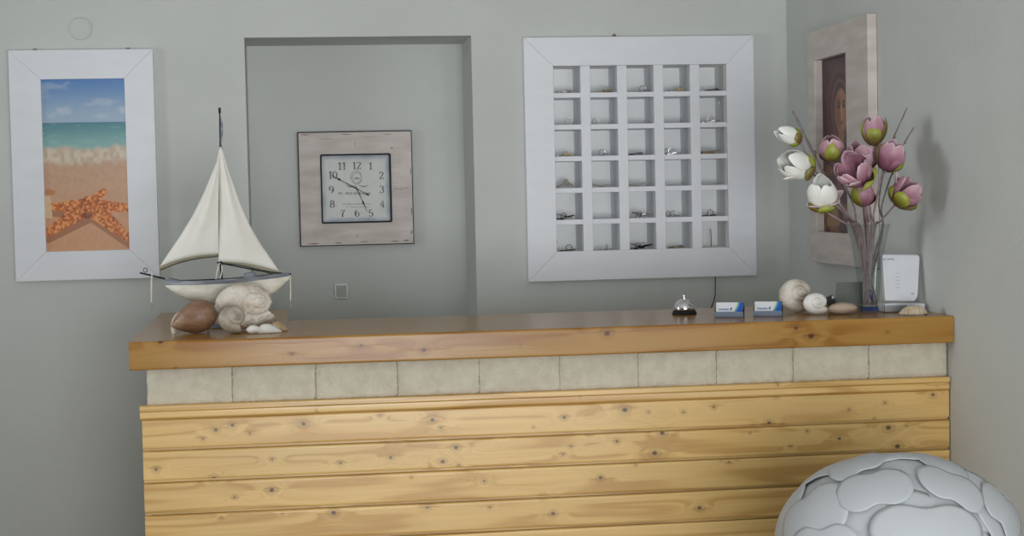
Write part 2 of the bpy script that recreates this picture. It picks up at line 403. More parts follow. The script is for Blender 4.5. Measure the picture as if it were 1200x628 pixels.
struct(MB().box(XL-.2, XW+.2, YF-.2, YB+.6, -.1, 0).build('floor', M['floor']))
struct(MB().box(XL-.2, XW+.2, YF-.2, YB+.6, ZC, ZC+.1).build('ceiling', M['ceiling']))
def wall_hole(axis, pos, a0, a1, h0, h1, z0, z1):
    m_ = MB(); t0, t1 = pos-.2, pos
    for (p, q, s0, s1) in ((a0, h0, 0, ZC), (h1, a1, 0, ZC), (h0, h1, 0, z0), (h0, h1, z1, ZC)):
        m_.box(t0, t1, p, q, s0, s1) if axis == 'X' else m_.box(p, q, t0, t1, s0, s1)
    return m_
struct(wall_hole('X', XL, YF-.2, YB, 4.45, 5.55, 1.18, 2.28).build('wall_left', M['plaster']))
struct(wall_hole('X', XW+.2, YF-.2, YB, .4, 2.2, .05, 2.0).build('wall_right', M['plaster']))
struct(wall_hole('Y', YF, XL, XW, -.3, 1.8, .1, 2.1).build('wall_front', M['plaster']))
fr = MB()
for (p, q, s0, s1) in ((-.3, 1.8, .1, .15), (-.3, 1.8, 2.05, 2.1), (-.3, -.25, .15, 2.05), (1.75, 1.8, .15, 2.05), (.725, .775, .15, 2.05)):
    fr.box(p, q, YF-.12, YF-.06, s0, s1)
struct(fr.build('window_1', M['window_frame'], bevel=.004))
fr = MB()
for (p, q, s0, s1) in ((4.45, 5.55, 1.18, 1.23), (4.45, 5.55, 2.23, 2.28), (4.45, 4.5, 1.23, 2.23), (5.5, 5.55, 1.23, 2.23)):
    fr.box(XL-.12, XL-.06, p, q, s0, s1)
struct(fr.build('window_2', M['window_frame'], bevel=.004))
fr = MB()
for (p, q, s0, s1) in ((.4, 2.2, .05, .1), (.4, 2.2, 1.95, 2.0), (.4, .45, .1, 1.95), (2.15, 2.2, .1, 1.95)):
    fr.box(XW+.06, XW+.12, p, q, s0, s1)
struct(fr.build('window_3', M['window_frame'], bevel=.004))

# round blanking plate on the wall
cp = onY(94, 33.5, YB)
mb = MB(); mb.lathe([(.0005, .0), (.036, .0), (.040, .0015), (.044, .004), (.0455, .007), (.0455, .0095)][::1], n=48,
                    c=(cp[0], YB-.0095, cp[2]), mat=Matrix.Rotation(-pi/2, 3, 'X'))
tag(mb.build('blanking_plate', M['plaster'], smooth=True, angle=.5), 'round wall-coloured cover plate on the wall above the beach picture', 'cover plate')

# ------------------------------------------------------------------ reception counter
CX0, CX1, CF = -.441, XW-.004, 5.186
counter = thing('reception_counter', 'long pine reception counter with a stone tile band and horizontal planks', 'counter', (.8, 5.5, 0))
KN = [(252.9,503.6,1),(272.4,497.9,1),(292.7,507.2,.7),(238,514,.7),(355.6,496.5,1.1),(445.5,487.2,.7),(465.4,516,1),(183,550,.9),(250.7,560.7,1.1),(318.8,538,.8),(399,542.6,.8),(457.9,536,.9),(318.4,574,1.2),(275,582.4,.7),(391,600.6,1.2),(259.5,605.9,.5),(331,602,.5),
 (506.7,491.7,1.1),(516.5,501,.8),(661.2,489,1),(732,480.2,1.4),(625,500.5,.6),(760,482.8,.6),(801,482.8,.7),(534.2,524.4,1.1),(518.7,540.8,1.1),(537.7,544.8,.7),(690.5,508.5,.8),(669.2,523,.7),(659.5,532.4,.7),(722.8,516.9,.9),(775.9,507.2,1.2),(767,530.6,1.3),(703.7,559.4,1),(567.4,563.4,.8),(482,559,.5),(636,582.4,1.1),(648,601.4,1),(501,594.4,.8),(574,594.4,.7),
 (909.3,463.8,1),(901,495.2,1),(836.3,477,.8),(994.8,479.7,.7),(1036.8,471.7,.7),(1093,462.4,1),(946,505,.7),(983.3,513.8,1),(926,522.6,.7),(1040.8,501,1.4),(1051.4,523,1.4),(1062,498.3,.6),(1024.4,490.8,.6),(854,541.2,.7),(819.5,594.8,1.1),(878.8,507,.5),(590,512,.5),(610,548,.5),(745,545,.5),(350,520,.5)]
KN_W = [(onY(x, y, CF-.008)[0], onY(x, y, CF-.008)[2], s) for x, y, s in KN]
for _ in range(24): KN_W.append((random.uniform(CX0, 2), random.uniform(.02, .42), random.uniform(.6, 1.2)))
def knot_fields(x, z, knots, k=.0058):
    kn = np.zeros_like(x); wp = np.zeros_like(x)
    for a, c, s in knots:
        dx, dz = (x-a), (z-c); r = k*s
        near = (abs(dx) < .14) & (abs(dz) < .08)
        if not near.any(): continue
        d2 = (dx/1.25)**2+dz**2
        core = np.exp(-(d2/r**2)**1.5)*min(1, .42+.5*s)
        ring = np.exp(-((np.sqrt(d2)-r*1.9)/(.5*r))**2)*.22
        kn = np.maximum(kn, np.maximum(core, ring)*near)
        wp += near*np.sign(dz+1e-9)*.055*s*np.exp(-(np.abs(dz)/(.012*s)))*np.exp(-(dx/(.045*s))**2)
    return kn, wp
zs = [.862, .766, .670, .572, .475, .378, .281, .184, .087, -.009]
planks = MB(); nx = 840
xs = np.linspace(CX0-.016, CX1, nx)
for i in range(len(zs)-1):
    zt, zb = zs[i], max(zs[i+1], .003)
    nz_ = 24 if i < 5 else 8
    if i >= 5: xx = np.linspace(CX0-.016, CX1, 120)
    else: xx = xs
    prof = [(zt-.0005, .006), (zt-.003, .0015), (zt-.006, 0)] + [(z_, 0) for z_ in np.linspace(zt-.009, zb+.011, nz_)] + [(zb+.0085, .001), (zb+.0075, .004), (zb+.007, .013), (zb, .013)]
    Zp = np.array([p[0] for p in prof]); Yp = np.array([p[1] for p in prof])
    X, Z = np.meshgrid(xx, Zp, indexing='ij')
    kn, wp = knot_fields(X.ravel(), Z.ravel(), [k for k in KN_W if zb-.05 < k[1] < zt+.05])
    inside = ((Z.ravel() > zb+.008) & (Z.ravel() < zt-.002))
    planks.grid([[(x_, CF-.010+y_, z_) for z_, y_ in prof] for x_ in xx], knot=list(kn*inside), warp=list(wp), seed=[3.1*i+.37]*(X.size))
planks.build('plank_panel', M['plank'], counter, smooth=True, angle=.5)
# core of the counter and of its return leg, rear faces
body = MB(); body.box(CX0, CX1, CF+.016, 5.74, .002, 1.0145, seed=4.0, knot=0.0, warp=0.0)
body.box(CX0, -.075, 5.74, 6.38, .002, 1.0145, seed=9.0, knot=0.0, warp=0.0)
body.build('counter_body', M['plank'], counter, bevel=.002)
# moulding: stepped strip over the planks
mo = MB(); prof = [(.904, .012), (.904, -.016), (.9015, -.020), (.889, -.020), (.886, -.0175), (.884, -.0135), (.882, -.0135), (.868, -.0165), (.865, -.0145), (.862, -.010), (.862, .012)]
xm = np.linspace(CX0-.021, CX1, 400)
mk = [(onY(x, y, CF-.02)[0], onY(x, y, CF-.02)[2], s) for x, y, s in [(371,481.5,.7),(911,450,.7),(1098,452,.5),(680,465,.4)]]
X, Z = np.meshgrid(xm, [p[0] for p in prof], indexing='ij'); kn, wp = knot_fields(X.ravel(), Z.ravel(), mk)
mo.grid([[(x_, CF+y_, z_) for z_, y_ in prof] for x_ in xm], knot=list(kn), warp=list(wp), seed=[17.3]*X.size)
mo.build('moulding', M['plank'], counter, smooth=True, angle=.5)
# stone tiles: nine joints, rough faces
st = MB(); px_t = [172, 272, 370, 466, 562, 656, 748, 840, 930, 1019]
bx = [CX0] + [onY(x, 452-(x-172)*.0342, CF)[0] for x in px_t[1:]] + [CX1]
for i in range(10):
    a, c = bx[i]+.0009, bx[i+1]-.0009
    nu, nv = 26, 14; P = []
    for u in range(nu):
        row = []
        for v in range(nv):
            e = min(u, nu-1-u, v, nv-1-v); dz = (.006 if e == 0 else 0)
            row.append((a+(c-a)*u/(nu-1), CF + dz + (random.random()-.5)*.0022 + (.0006*sin(i*7.3)), .9035+(1.0145-.9035)*v/(nv-1)))
        P.append(row)
    st.grid(P)
st.box(CX0, CX1, CF+.0058, CF+.015, .9035, 1.0145, mi=1)
st.build('stone_tile_band', [M['stone'], M['grout']], counter, smooth=True, angle=1.2)
# top: one thick lacquered slab, with the return leg at the left
TX0, TX1, TF = -.485, XW-.0015, 5.136
top = MB()
xt = np.linspace(TX0, TX1, 620)
prof = [(ZT-.085, .004), (ZT-.083, .0008), (ZT-.081, 0)] + [(z_, 0) for z_ in np.linspace(ZT-.078, ZT-.006, 16)] + [(ZT-.0035, .0005), (ZT-.0012, .002), (ZT, .005)]
kt = [(onY(x, y, TF)[0], onY(x, y, TF)[2], s) for x, y, s in [(188,400,1.3),(342,414.6,.8),(423.3,404.9,1.0),(496.6,410.2,1.25),(711.3,390.7,1.5),(932.8,384.5,1.1),(950.5,393.8,1.6),(206,431,.6),(610,405,.4),(1040,389,.6)]]
X, Z = np.meshgrid(xt, [p[0] for p in prof], indexing='ij'); kn, wp = knot_fields(X.ravel(), Z.ravel(), kt)
top.grid([[(x_, TF+y_, z_) for z_, y_ in prof] for x_ in xt], knot=list(kn), warp=list(wp), seed=[23.9]*X.size)
def slab(x0_, x1_, y0_, y1_, sd):
    nxs, nys = max(2, int((x1_-x0_)/.03)), 16
    for z_, fl in ((ZT, False), (ZT-.085, True)):
        top.grid([[(x0_+(x1_-x0_)*i/nxs, y0_+(y1_-y0_)*j/nys, z_) for j in range(nys+1)] for i in range(nxs+1)], seed=[sd]*((nxs+1)*(nys+1)), knot=0.0, warp=0.0, flip=fl)
slab(TX0, TX1, TF+.005, 5.82, 23.9); slab(TX0, -.018, 5.82, 6.44, 31.0)
def side(p, q, sd):
    top.add([(p[0], p[1], ZT-.085), (q[0], q[1], ZT-.085), (q[0], q[1], ZT), (p[0], p[1], ZT)], [(0, 1, 2, 3)], seed=sd, knot=0.0, warp=0.0)
side((TX0, TF+.005), (TX0, 6.44), 31); side((TX0, 6.44), (-.018, 6.44), 31); side((-.018, 6.44), (-.018, 5.82), 31); side((-.018, 5.82), (TX1, 5.82), 31); side((TX1, 5.82), (TX1, TF+.005), 31)
top.build('countertop', M['top_wood'], counter, smooth=True, angle=.5)

# ------------------------------------------------------------------ picture frames
def frame_boards(mb, o, i, yf, yb, lip=.0):
    """four mitred boards; o, i = (x0, x1, z0, z1) of the outer and inner edge; works in (x, z) with depth y"""
    ox0, ox1, oz0, oz1 = o; ix0, ix1, iz0, iz1 = i; g = .0001
    quads = [[(ox0+g, oz1), (ox1-g, oz1), (ix1-g, iz1), (ix0+g, iz1)], [(ix0+g, iz0), (ix1-g, iz0), (ox1-g, oz0), (ox0+g, oz0)],
             [(ox0, oz0+g), (ox0, oz1-g), (ix0, iz1-g), (ix0, iz0+g)], [(ix1, iz0+g), (ix1, iz1-g), (ox1, oz1-g), (ox1, oz0+g)]]
    for q in quads: mb.prism(q, yf, yb)
    return mb
def px_rect(x0, x1, y0, y1, Y):      # averaged rectangle from four pixel edges on a plane
    a, c = onY(x0, y0, Y), onY(x1, y1, Y); return (a[0], c[0], c[2], a[2])

# beach picture
bp_ = thing('beach_picture', 'white framed beach photograph with an orange starfish', 'picture', (-.80, YB, 1.212))
O = (-1.077, -.521, 1.212, 2.118); I = (-.956, -.635, 1.327, 2.003)
frame_boards(MB(), O, I, YB-.032, YB-.001).build('picture_frame', M['white_paint'], bp_, bevel=.0016)
def beach(u, v):
    n = len(u); c = np.zeros((n, 3))
    t = lambda a: np.repeat(a[None], n, 0)
    mix = lambda A, B, k: A*(1-k[:, None])+B*k[:, None]
    sky = mix(t(lin(158, 182, 202)), t(lin(88, 134, 190)), smoothstep(.76, 1.0, v))
    cl = vnoise(u, v, 4, 22, 1)*.6+vnoise(u, v, 9, 45, 2)*.4
    k = smoothstep(.52, .78, cl)*smoothstep(.75, .79, v)*(.55+.45*smoothstep(.90, .80, v))
    sky = mix(sky, t(lin(200, 208, 214)), k*.55)
    sea = mix(t(lin(132, 176, 172)), t(lin(78, 136, 146)), smoothstep(.60, .755, v))
    sea = mix(sea, t(lin(150, 195, 188)), smoothstep(.6, .8, vnoise(u, v, 7, 70, 5))*.25)
    sand = mix(t(lin(205, 152, 112)), t(lin(196, 158, 128)), smoothstep(.1, .5, v))
    sand = sand*(1+.10*(vnoise(u, v, 30, 60, 8)-.5))[:, None]
    e1 = .590+.008*np.sin(u*9)+.02*(vnoise(u, v, 14, 2, 3)-.5); e0 = .515+.025*(vnoise(u, v, 18, 2, 4)-.5)
    c = np.where((v > .742)[:, None], sky, sea)
    c = mix(c, t(lin(60, 105, 125)), (np.abs(v-.742) < .004)*.7)
    foam = mix(t(lin(196, 174, 150)), t(lin(212, 198, 176)), smoothstep(.3, .8, vnoise(u, v, 26, 34, 6)))
    k = smoothstep(e1+.03, e1-.01, v); c = mix(c, foam, k)
    k = smoothstep(e0+.02, e0-.02, v); c = mix(c, sand, k)
    # starfish lying on the sand, its cast shade in the print itself
    A = .475; cx, cy = .53, .265           # in units of picture width; y = v/A
    arms = [((-.03, .10), .085), ((.08, .245), .07), ((.66, .335), .06), ((1.02, .255), .085), ((.98, .05), .09)]
    arms = [((.03, .115), .10), ((.06, .262), .085), ((.70, .345), .075), ((1.03, .245), .085), ((.97, .075), .105)]
    x, y = u, v/A
    C_ = (cx, cy/A)
    def arm_d(tip, wdt):
        tx, ty = tip[0], tip[1]/A; dx, dy = tx-C_[0], ty-C_[1]; L = sqrt(dx*dx+dy*dy)
        s = np.clip(((x-C_[0])*dx+(y-C_[1])*dy)/L**2, 0, 1)
        d = np.hypot(x-C_[0]-s*dx, y-C_[1]-s*dy); return d/(wdt*(1.12-.62*s)), s
    shd = np.full(n, 9.); sf = np.full(n, 9.)
    for tip, wd in arms:
        d, s = arm_d(tip, wd); sf = np.minimum(sf, d)
    x = u-.03; y = v/A+.075
    for tip, wd in (arms[4], arms[0], arms[1]):
        d, s = arm_d((tip[0]-.02, tip[1]), wd); shd = np.minimum(shd, d)
    k = smoothstep(1.05, .9, shd); c = mix(c, t(lin(150, 88, 52)), k*.75)
    x, y = u, v/A
    k = smoothstep(1.06, .94, sf)
    tone = vnoise(u, v, 46, 92, 11)
    star = mix(t(lin(196, 100, 34)), t(lin(232, 156, 84)), smoothstep(.45, .8, tone))
    star = mix(star, t(lin(120, 52, 18)), smoothstep(.35, .12, tone)*.8)
    c = mix(c, star, k)
    k = ((((u-.50)/.06)**2+((v-.21)/.02)**2) < 1)*.55; c = mix(c, t(lin(70, 36, 16)), k)
    k = ((u-.0+.2*(v-.25)) < .085)*(v > .2)*(v < .34)*1.0; c = mix(c, t(lin(226, 196, 158)), k*.8)
    k = ((((u-.05)/.09)**2+((v-.345)/.018)**2) < 1)*.9; c = mix(c, t(lin(190, 120, 66)), k)
    return c
picture_grid(beach, 150, 310, lambda u, v: (I[0]-.004+(I[1]-I[0]+.008)*u, YB-.018, I[2]-.004+(I[3]-I[2]+.008)*v)).build('beach_print', M['beach_print'], bp_)
for px, nm in ((41, 'left'), (150, 'right')):
    p = onY(px, 57, YB-.012)
    mb = MB(); mb.tube([(p[0]-.008, YB-.012, 2.1185), (p[0]-.004, YB-.012, 2.123), (p[0]+.004, YB-.012, 2.123), (p[0]+.008, YB-.012, 2.1185)], .0022, 6)
    mb.tube([(p[0], YB-.012, 2.121), (p[0], YB+.0, 2.1235)], .0022, 6)
    mb.build('hanging_hook', M['twig'], bp_, smooth=True)

# ------------------------------------------------------------------ key cabinet
kb = thing('key_cabinet', 'white square key cabinet with thirty open cells on the wall', 'cabinet', (1.438, YB, 1.154))
O = (.9585, 1.918, 1.154, 2.148); I = (1.079, 1.8015, 1.2745, 2.031)
frame_boards(MB(), O, I, YB-.034, YB-.001).build('cabinet_frame', M['white_paint'], kb, bevel=.0016)
KF, KBk = YB-.030, YB+.165
CW, DW, CH, DH = .1120, .0406, .1090, .0205
def cell(c, r):
    x0_ = I[0] + c*(CW+DW); z1_ = I[3] - r*(CH+DH)
    return x0_, x0_+CW, z1_-CH, z1_
cells = MB()
cells.box(I[0]-.012, I[1]+.012, KBk, KBk+.01, I[2]-.012, I[3]+.012)
cells.build('back_panel', M['white_cell'], kb)
for (a, c_, d, e) in ((I[0]-.012, I[0], I[2]-.012, I[3]+.012), (I[1], I[1]+.012, I[2]-.012, I[3]+.012)):
    MB().box(a, c_, KF+.031, KBk, d, e).build('side_panel', M['white_cell'], kb)
for (d, e) in ((I[2]-.012, I[2]), (I[3], I[3]+.012)):
    MB().box(I[0], I[1], KF+.031, KBk, d, e).build('shelf_panel', M['white_cell'], kb)
for r in range(1, 6):
    z_ = I[3]-r*(CH+DH)
    MB().box(I[0], I[1], KF+.006, KBk, z_, z_+DH).build('shelf', M['white_paint'], kb, bevel=.0012)
for c in range(1, 5):
    x_ = I[0]+c*(CW+DW)-DW
    MB().box(x_, x_+DW, KF+.0035, KBk, I[2], I[3]).build('divider', M['white_paint'], kb, bevel=.0015)
p = onY(719, 41, YB)
mb = MB(); mb.tube([(p[0], YB-.024, p[2]-.002), (p[0], YB+.001, p[2]-.002)], [.005, .005], 8); mb.tube([(p[0]-.006, YB-.022, p[2]-.005), (p[0]+.006, YB-.022, p[2]-.005)], .004, 6)
mb.build('hanging_screw', M['twig'], kb, smooth=True)

# keys: one prototype set of meshes per kind, then copies with their own parts
def key_mesh(L=.056):
    mb = MB(); t = .0022
    bow = [(cos(a)*.0115, sin(a)*.0105) for a in np.linspace(0, 2*pi, 20, endpoint=False)]
    mb.prism(bow, 0, t, axis='Z')
    sh = [(.009, -.0032), (L*.62, -.0032), (L*.66, -.0062), (L*.70, -.0034), (L*.75, -.0064), (L*.80, -.0034), (L*.86, -.0058), (L*.92, -.0030), (L, 0), (L*.94, .0032), (.009, .0032)]
    mb.prism(sh, .0001, t-.0001, axis='Z')
    return mb
def ring_mesh(R=.0125, r=.0012):
    return MB().tube([(R*cos(a), 0, R*sin(a)) for a in np.linspace(0, 2*pi, 28, endpoint=False)], r, 6, closed=True)
proto = {}
def part(kind, mesh_fn, mat):
    if (kind, mat) not in proto:
        o = mesh_fn().build(kind, M[mat], None, smooth=True, angle=.5); proto[(kind, mat)] = o
        me = o.data; bpy.data.objects.remove(o); proto[(kind, mat)] = me
    return proto[(kind, mat)]
def child(name, me, parent, loc, rot=(0, 0, 0), sc=1):
    o = bpy.data.objects.new(name, me); COL.objects.link(o); o.parent = parent
    o.location = loc; o.rotation_euler = rot; o.scale = (sc,)*3 if not hasattr(sc, '__len__') else sc
    return o
def tag_mesh():
    return MB().box(-.024, .024, -.010, .010, 0, .009)
def wad_mesh():
    mb = MB(); nu, nv = 16, 9; P = []
    for i in range(nu):
        row = []
        for j in range(nv):
            x, y = i/(nu-1)-.5, j/(nv-1)-.5
            h = .055*max(0, 1-abs(x-.12)*2.1)*(1-abs(y)*1.2) + .004*sin(17*x+3*y)+.003*sin(31*y+9*x)
            row.append((x*.075, y*.05, max(.001, h*.62)))
        P.append(row)
    return mb.grid(P)
def fold_mesh():
    mb = MB(); nu, nv = 20, 6
    return mb.grid([[((i/(nu-1)-.5)*.082, (j/(nv-1)-.5)*.04, .004+.011*abs(sin(2.1+i*.12))*(1-.5*i/nu)+.002*sin(j*1.9)) for j in range(nv)] for i in range(nu)])
ORD = ['first', 'second', 'third', 'fourth', 'fifth']
ROWN = ['top', 'second', 'third', 'fourth', 'fifth', 'bottom']
# column, row, kind, offset of the bundle inside its cell, word for its look
KEYS = [(0,0,'flat','steel',.00,'flat steel key'),(1,0,'tag','tag_brown',.01,'key with small brown tag'),(2,0,'ringkey','steel',.012,'steel key with ring on edge'),(3,0,'tag','tag_yellow',.01,'key with ochre tag'),(4,0,'flat','black',.01,'dark flat key'),
 (0,1,'ring','steel',.006,'upright key ring'),(1,1,'ring','steel',-.030,'upright key ring'),(4,1,'ringkey','steel',-.01,'key with pale ring'),
 (0,2,'tag','tag_yellow',-.012,'dark key with ochre tag'),(1,2,'ringkey','tag_clear',-.01,'pale key with clear ring'),(2,2,'flat','black',-.012,'pair of dark keys'),(3,2,'ringkey','steel',-.024,'steel keys with rings'),(4,2,'block','tag_brown',-.015,'flat brown wooden tag with key'),
 (0,3,'wad','paper',-.012,'crumpled grey paper'),(1,3,'fold','paper',-.01,'folded grey paper'),(2,3,'fold','paper',-.014,'folded beige paper'),
 (0,4,'bunch','black',-.02,'dark key bunch'),(2,4,'bunch','steel',-.01,'small key bunch'),(3,4,'ringkey','steel',-.02,'keys with two rings'),(4,4,'ringkey','black',-.016,'dark key with ring'),
 (0,5,'ringkey','black',-.004,'dark key with upright ring'),(1,5,'post','black',.006,'key standing on its bit'),(2,5,'bunch','black',-.018,'thick dark key bunch'),(3,5,'flat','tag_brown',.0,'brown key')]
FR = KF + .030
for c, r, kind, mt, off, word in KEYS:
    x0_, x1_, z0_, z1_ = cell(c, r)
    z0_ += .0006; xc = (x0_+x1_)/2+off
    where = 'in %s row, %s cell of the key cabinet' % (ROWN[r], ORD[c])
    nm = {'wad': 'crumpled_paper', 'fold': 'folded_paper', 'ring': 'key_ring'}.get(kind, 'key')
    cat = {'wad': 'paper', 'fold': 'paper', 'ring': 'key ring'}.get(kind, 'keys')
    if kind == 'wad':
        o = wad_mesh().build(nm, M['paper'], None, smooth=False, solid=.0012, offset=-1); o.location = (xc, FR+.02, z0_+.0012)
        tag(o, '%s %s' % (word, where), cat, 'contents of the key cabinet'); continue
    if kind == 'fold':
        o = fold_mesh().build(nm, M['paper'], None, smooth=True, solid=.002, offset=-1); o.location = (xc, FR+.012, z0_+.001); o.rotation_euler = (0, 0, pi if c == 2 else 0)
        tag(o, '%s %s' % (word, where), cat, 'contents of the key cabinet'); continue
    if kind == 'ring':
        o = bpy.data.objects.new('key_ring', part('key_ring', ring_mesh, 'steel')); COL.objects.link(o)
        if c == 0: o.scale = (.7, 1, 1.25)
        o.location = (xc, FR+.006, z0_+.0125*(1.25 if c == 0 else 1)+.0012)
        tag(o, '%s %s' % (word, where), cat, 'contents of the key cabinet'); continue
    t = thing('key', '%s %s' % (word, where), cat, (xc, FR+.012, z0_), 'contents of the key cabinet')
    rr = random.Random(c*10+r)
    if kind in ('flat', 'tag', 'ringkey'):
        child('blade', part('blade', key_mesh, mt if mt in ('steel', 'black', 'tag_brown', 'tag_clear') else 'steel'), t, (-.024, 0, .0), (0, -.03, rr.uniform(-.12, .12)), (1, 1, 1.5))
    if kind == 'flat':
        child('blade', part('blade', key_mesh, mt), t, (-.022, .012, .0035), (0, -.10, rr.uniform(-.3, .1)), (.9, 1, 1.3))
        child('ring', part('ring', ring_mesh, 'steel'), t, (.012, -.004, .009), (1.25, .2, 0), .7)
    if kind == 'tag':
        child('tag', part('tag', tag_mesh, mt), t, (.010, -.008, .0035), (0, rr.uniform(-.15, .1), .1), (.62, .7, .95))
        child('ring', part('ring', ring_mesh, 'steel'), t, (.004, -.010, .0130), (.5, 0, .2), .66)
    if kind == 'ringkey':
        child('ring', part('ring', ring_mesh, 'steel' if mt != 'black' else 'black'), t, (.004, -.007, .0135), (0, 0, rr.uniform(-.4, .4)))
        child('blade', part('blade', key_mesh, 'steel'), t, (.002, .010, .0035), (0, -.05, rr.uniform(-.4, .4)), (.8, 1, 1.2))
        if c == 3: child('ring', part('ring', ring_mesh, 'steel'), t, (-.018, -.008, .0125), (0, 0, .5), .9)
    if kind == 'block':
        child('tag', part('tag', tag_mesh, mt), t, (.0, -.004, 0), (0, 0, 0), (1.15, 1, 1.15))
        child('blade', part('blade', key_mesh, 'steel'), t, (.018, .012, .0105), (0, -.05, .1), (.7, 1, 1.3))
    if kind == 'bunch':
        for q in range(4):
            child('blade', part('blade', key_mesh, ['black', 'steel'][q % 2] if mt == 'black' else 'steel'), t, (-.006+.006*q, .004*q-.006, .004*q), (rr.uniform(-.15, .15), -.06-.05*q, [2.8, .3, -.2, 3.3][q]), (.75, 1, 2.0))
        child('ring', part('ring', ring_mesh, 'black'), t, (.0, -.010, .0138), (.2, 0, .3))
        if r == 5: child('blade', part('blade', key_mesh, 'black'), t, (.018, -.004, .005), (.1, -.2, .2), (.9, 1, 2.6)); child('ring', part('ring', ring_mesh, 'black'), t, (.022, -.008, .0142), (.5, .3, .4), 1.05)
    if kind == 'post':
        child('blade', part('blade', key_mesh, 'steel'), t, (-.018, .004, 0), (0, -.03, .1), (.8, 1, 1.4))
        child('ring', part('ring', ring_mesh, 'black'), t, (.0, -.004, .012), (0, 0, 1.35), (.9, 1, .95))
x0_, x1_, z0_, z1_ = cell(0, 5)
ch = thing('ball_chain', 'steel ball chain hanging at the left edge of the bottom left cell', 'chain', (x0_+.004, KF+.028, z0_+.002))
bl = MB().ball((0, 0, 0), .0022, .0022, .0022, 8, 6).build('bead', M['steel'], None, smooth=True); me_b = bl.data; bpy.data.objects.remove(bl)
for q in range(10): child('bead', me_b, ch, (.0015*sin(q*.9), 0, .001+.0044*q))
x0_, x1_, z0_, z1_ = cell(4, 1)
p_ = onY(838.5, 118, KF+.09)
mb = MB(); mb.prism([(x1_-.0035, z1_-.040), (x1_-.001, z1_-.018), (x1_-.0135, z1_-.020)], KF+.10, KF+.1015)
tag(mb.build('paper_slip', M['tag_clear']), 'tiny folded slip on the side wall of second row, last cell', 'paper', 'contents of the key cabinet')

# cable leaving the bottom right cell and running down behind the counter
x0_, x1_, z0_, z1_ = cell(4, 5)
pts = [(x0_+.068, YB+.10, z0_+.075), (x0_+.067, YB+.09, z0_+.045), (x0_+.066, YB+.085, z0_+.002)]
cb1 = [onY(838.2, y, YB-.008) for y in (318, 328, 338, 345)] + [onY(836.5, 353, YB-.01), onY(834, 359.5, YB-.014), onY(831.5, 365, YB-.02), onY(827, 374, YB-.03), onY(818, 400, YB-.03)]
t = thing('power_cable', 'thin black cable hanging below the key cabinet behind the bell', 'cable', (cb1[0][0], YB, 1.0))
MB().tube(pts, .0016, 6).build('cable_end', M['soft_black'], t, smooth=True)
MB().tube(cb1 + [(cb1[-1][0]-.04, YB-.03, .6), (cb1[-1][0]-.05, YB-.02, .003)], .0022, 8).build('cable', M['soft_black'], t, smooth=True)

# ------------------------------------------------------------------ wall clock
ck = thing('wall_clock', 'square weathered wall clock with pale dial hanging in the alcove', 'clock', (.281, YA, 1.309))
O = (.0395, .5235, 1.310, 1.7945); I = (.133, .4305, 1.406, 1.698); yf = YA-.034
frame_boards(MB(), O, tuple(np.array(O)+np.array([.005, -.005, .005, -.005])), yf+.001, YA-.001).build('frame_edge', M['black'], ck)
# flaked paint along the boards
fl = MB(); rr = random.Random(12)
def flake(x, z, sx, sz):
    n = 9; poly = [(x+sx*cos(2*pi*k/n)*rr.uniform(.5, 1.1), z+sz*sin(2*pi*k/n)*rr.uniform(.5, 1.1)) for k in range(n)]
    fl.prism(poly, yf-.0004, yf+.0006, mi=1)
for x, z, sx, sz in [(.07, 1.783, .022, .0022), (.25, 1.782, .030, .0020), (.42, 1.780, .020, .0018), (.16, 1.764, .05, .0008), (.515, 1.62, .0026, .018), (.515, 1.45, .0026, .022), (.512, 1.36, .003, .012), (.10, 1.321, .03, .002), (.20, 1.322, .02, .0022),
                     (.31, 1.325, .03, .0018), (.44, 1.324, .024, .0020), (.49, 1.326, .012, .003), (.28, 1.352, .0012, .012), (.28, 1.74, .001, .014), (.47, 1.545, .02, .0014), (.45, 1.548, .009, .0020), (.495, 1.55, .012, .0016), (.34, 1.768, .06, .0007), (.436, 1.72, .005, .004)]:
    flake(x, z, sx, sz)
frame_boards(fl, tuple(np.array(O)+np.array([.004, -.004, .004, -.004])), I, yf, YA-.002).build('clock_frame', [M['clock_wood'], M['crack']], ck)
bz = MB()
def rrect(x0_, x1_, z0_, z1_, r_, n=6):
    out_ = []
    for (cx_, cz_, a0) in ((x1_-r_, z1_-r_, 0), (x0_+r_, z1_-r_, pi/2), (x0_+r_, z0_+r_, pi), (x1_-r_, z0_+r_, 1.5*pi)):
        out_ += [(cx_+r_*cos(a0+pi/2*k/n), cz_+r_*sin(a0+pi/2*k/n)) for k in range(n+1)]
    return out_
a_, c_ = rrect(I[0]-.001, I[1]+.001, I[2]-.001, I[3]+.001, .009), rrect(I[0]+.0055, I[1]-.0055, I[2]+.0055, I[3]-.0055, .006)
bz.grid([[(x_, YA-.03, z_) for x_, z_ in a_], [(x_, yf-.006, z_) for x_, z_ in a_], [(x_, yf-.006, z_) for x_, z_ in c_], [(x_, YA-.012, z_) for x_, z_ in c_]], closed_v=True)
bz.build('bezel', M['black'], ck, smooth=True, angle=.5)
def dial(u, v):
    n = len(u); e = np.minimum(np.minimum(u, 1-u), np.minimum(v, 1-v))
    b0 = np.repeat(lin(214, 217, 212)[None], n, 0); g0 = np.repeat(lin(160, 168, 186)[None], n, 0)
    k = np.clip(smoothstep(.09, 0, e)*.8 + .35*(vnoise(u, v, 6, 6, 21)-.5)*smoothstep(.2, 0, e)*2, 0, 1)[:, None]
    c = b0*(1-k)+g0*k
    # pale wreath in the middle of the dial
    k = (np.abs(np.hypot((u-.505)/.075, (v-.67)/.095)-1) < .16)*.35
    k = np.maximum(k, .3*smoothstep(.5, .7, vnoise(u, v, 30, 30, 22))*(np.abs(u-.5) < .17)*(np.abs(v-.585) < .035)*1.0)
    return c*(1-k[:, None]*.75)
yd = YA-.014
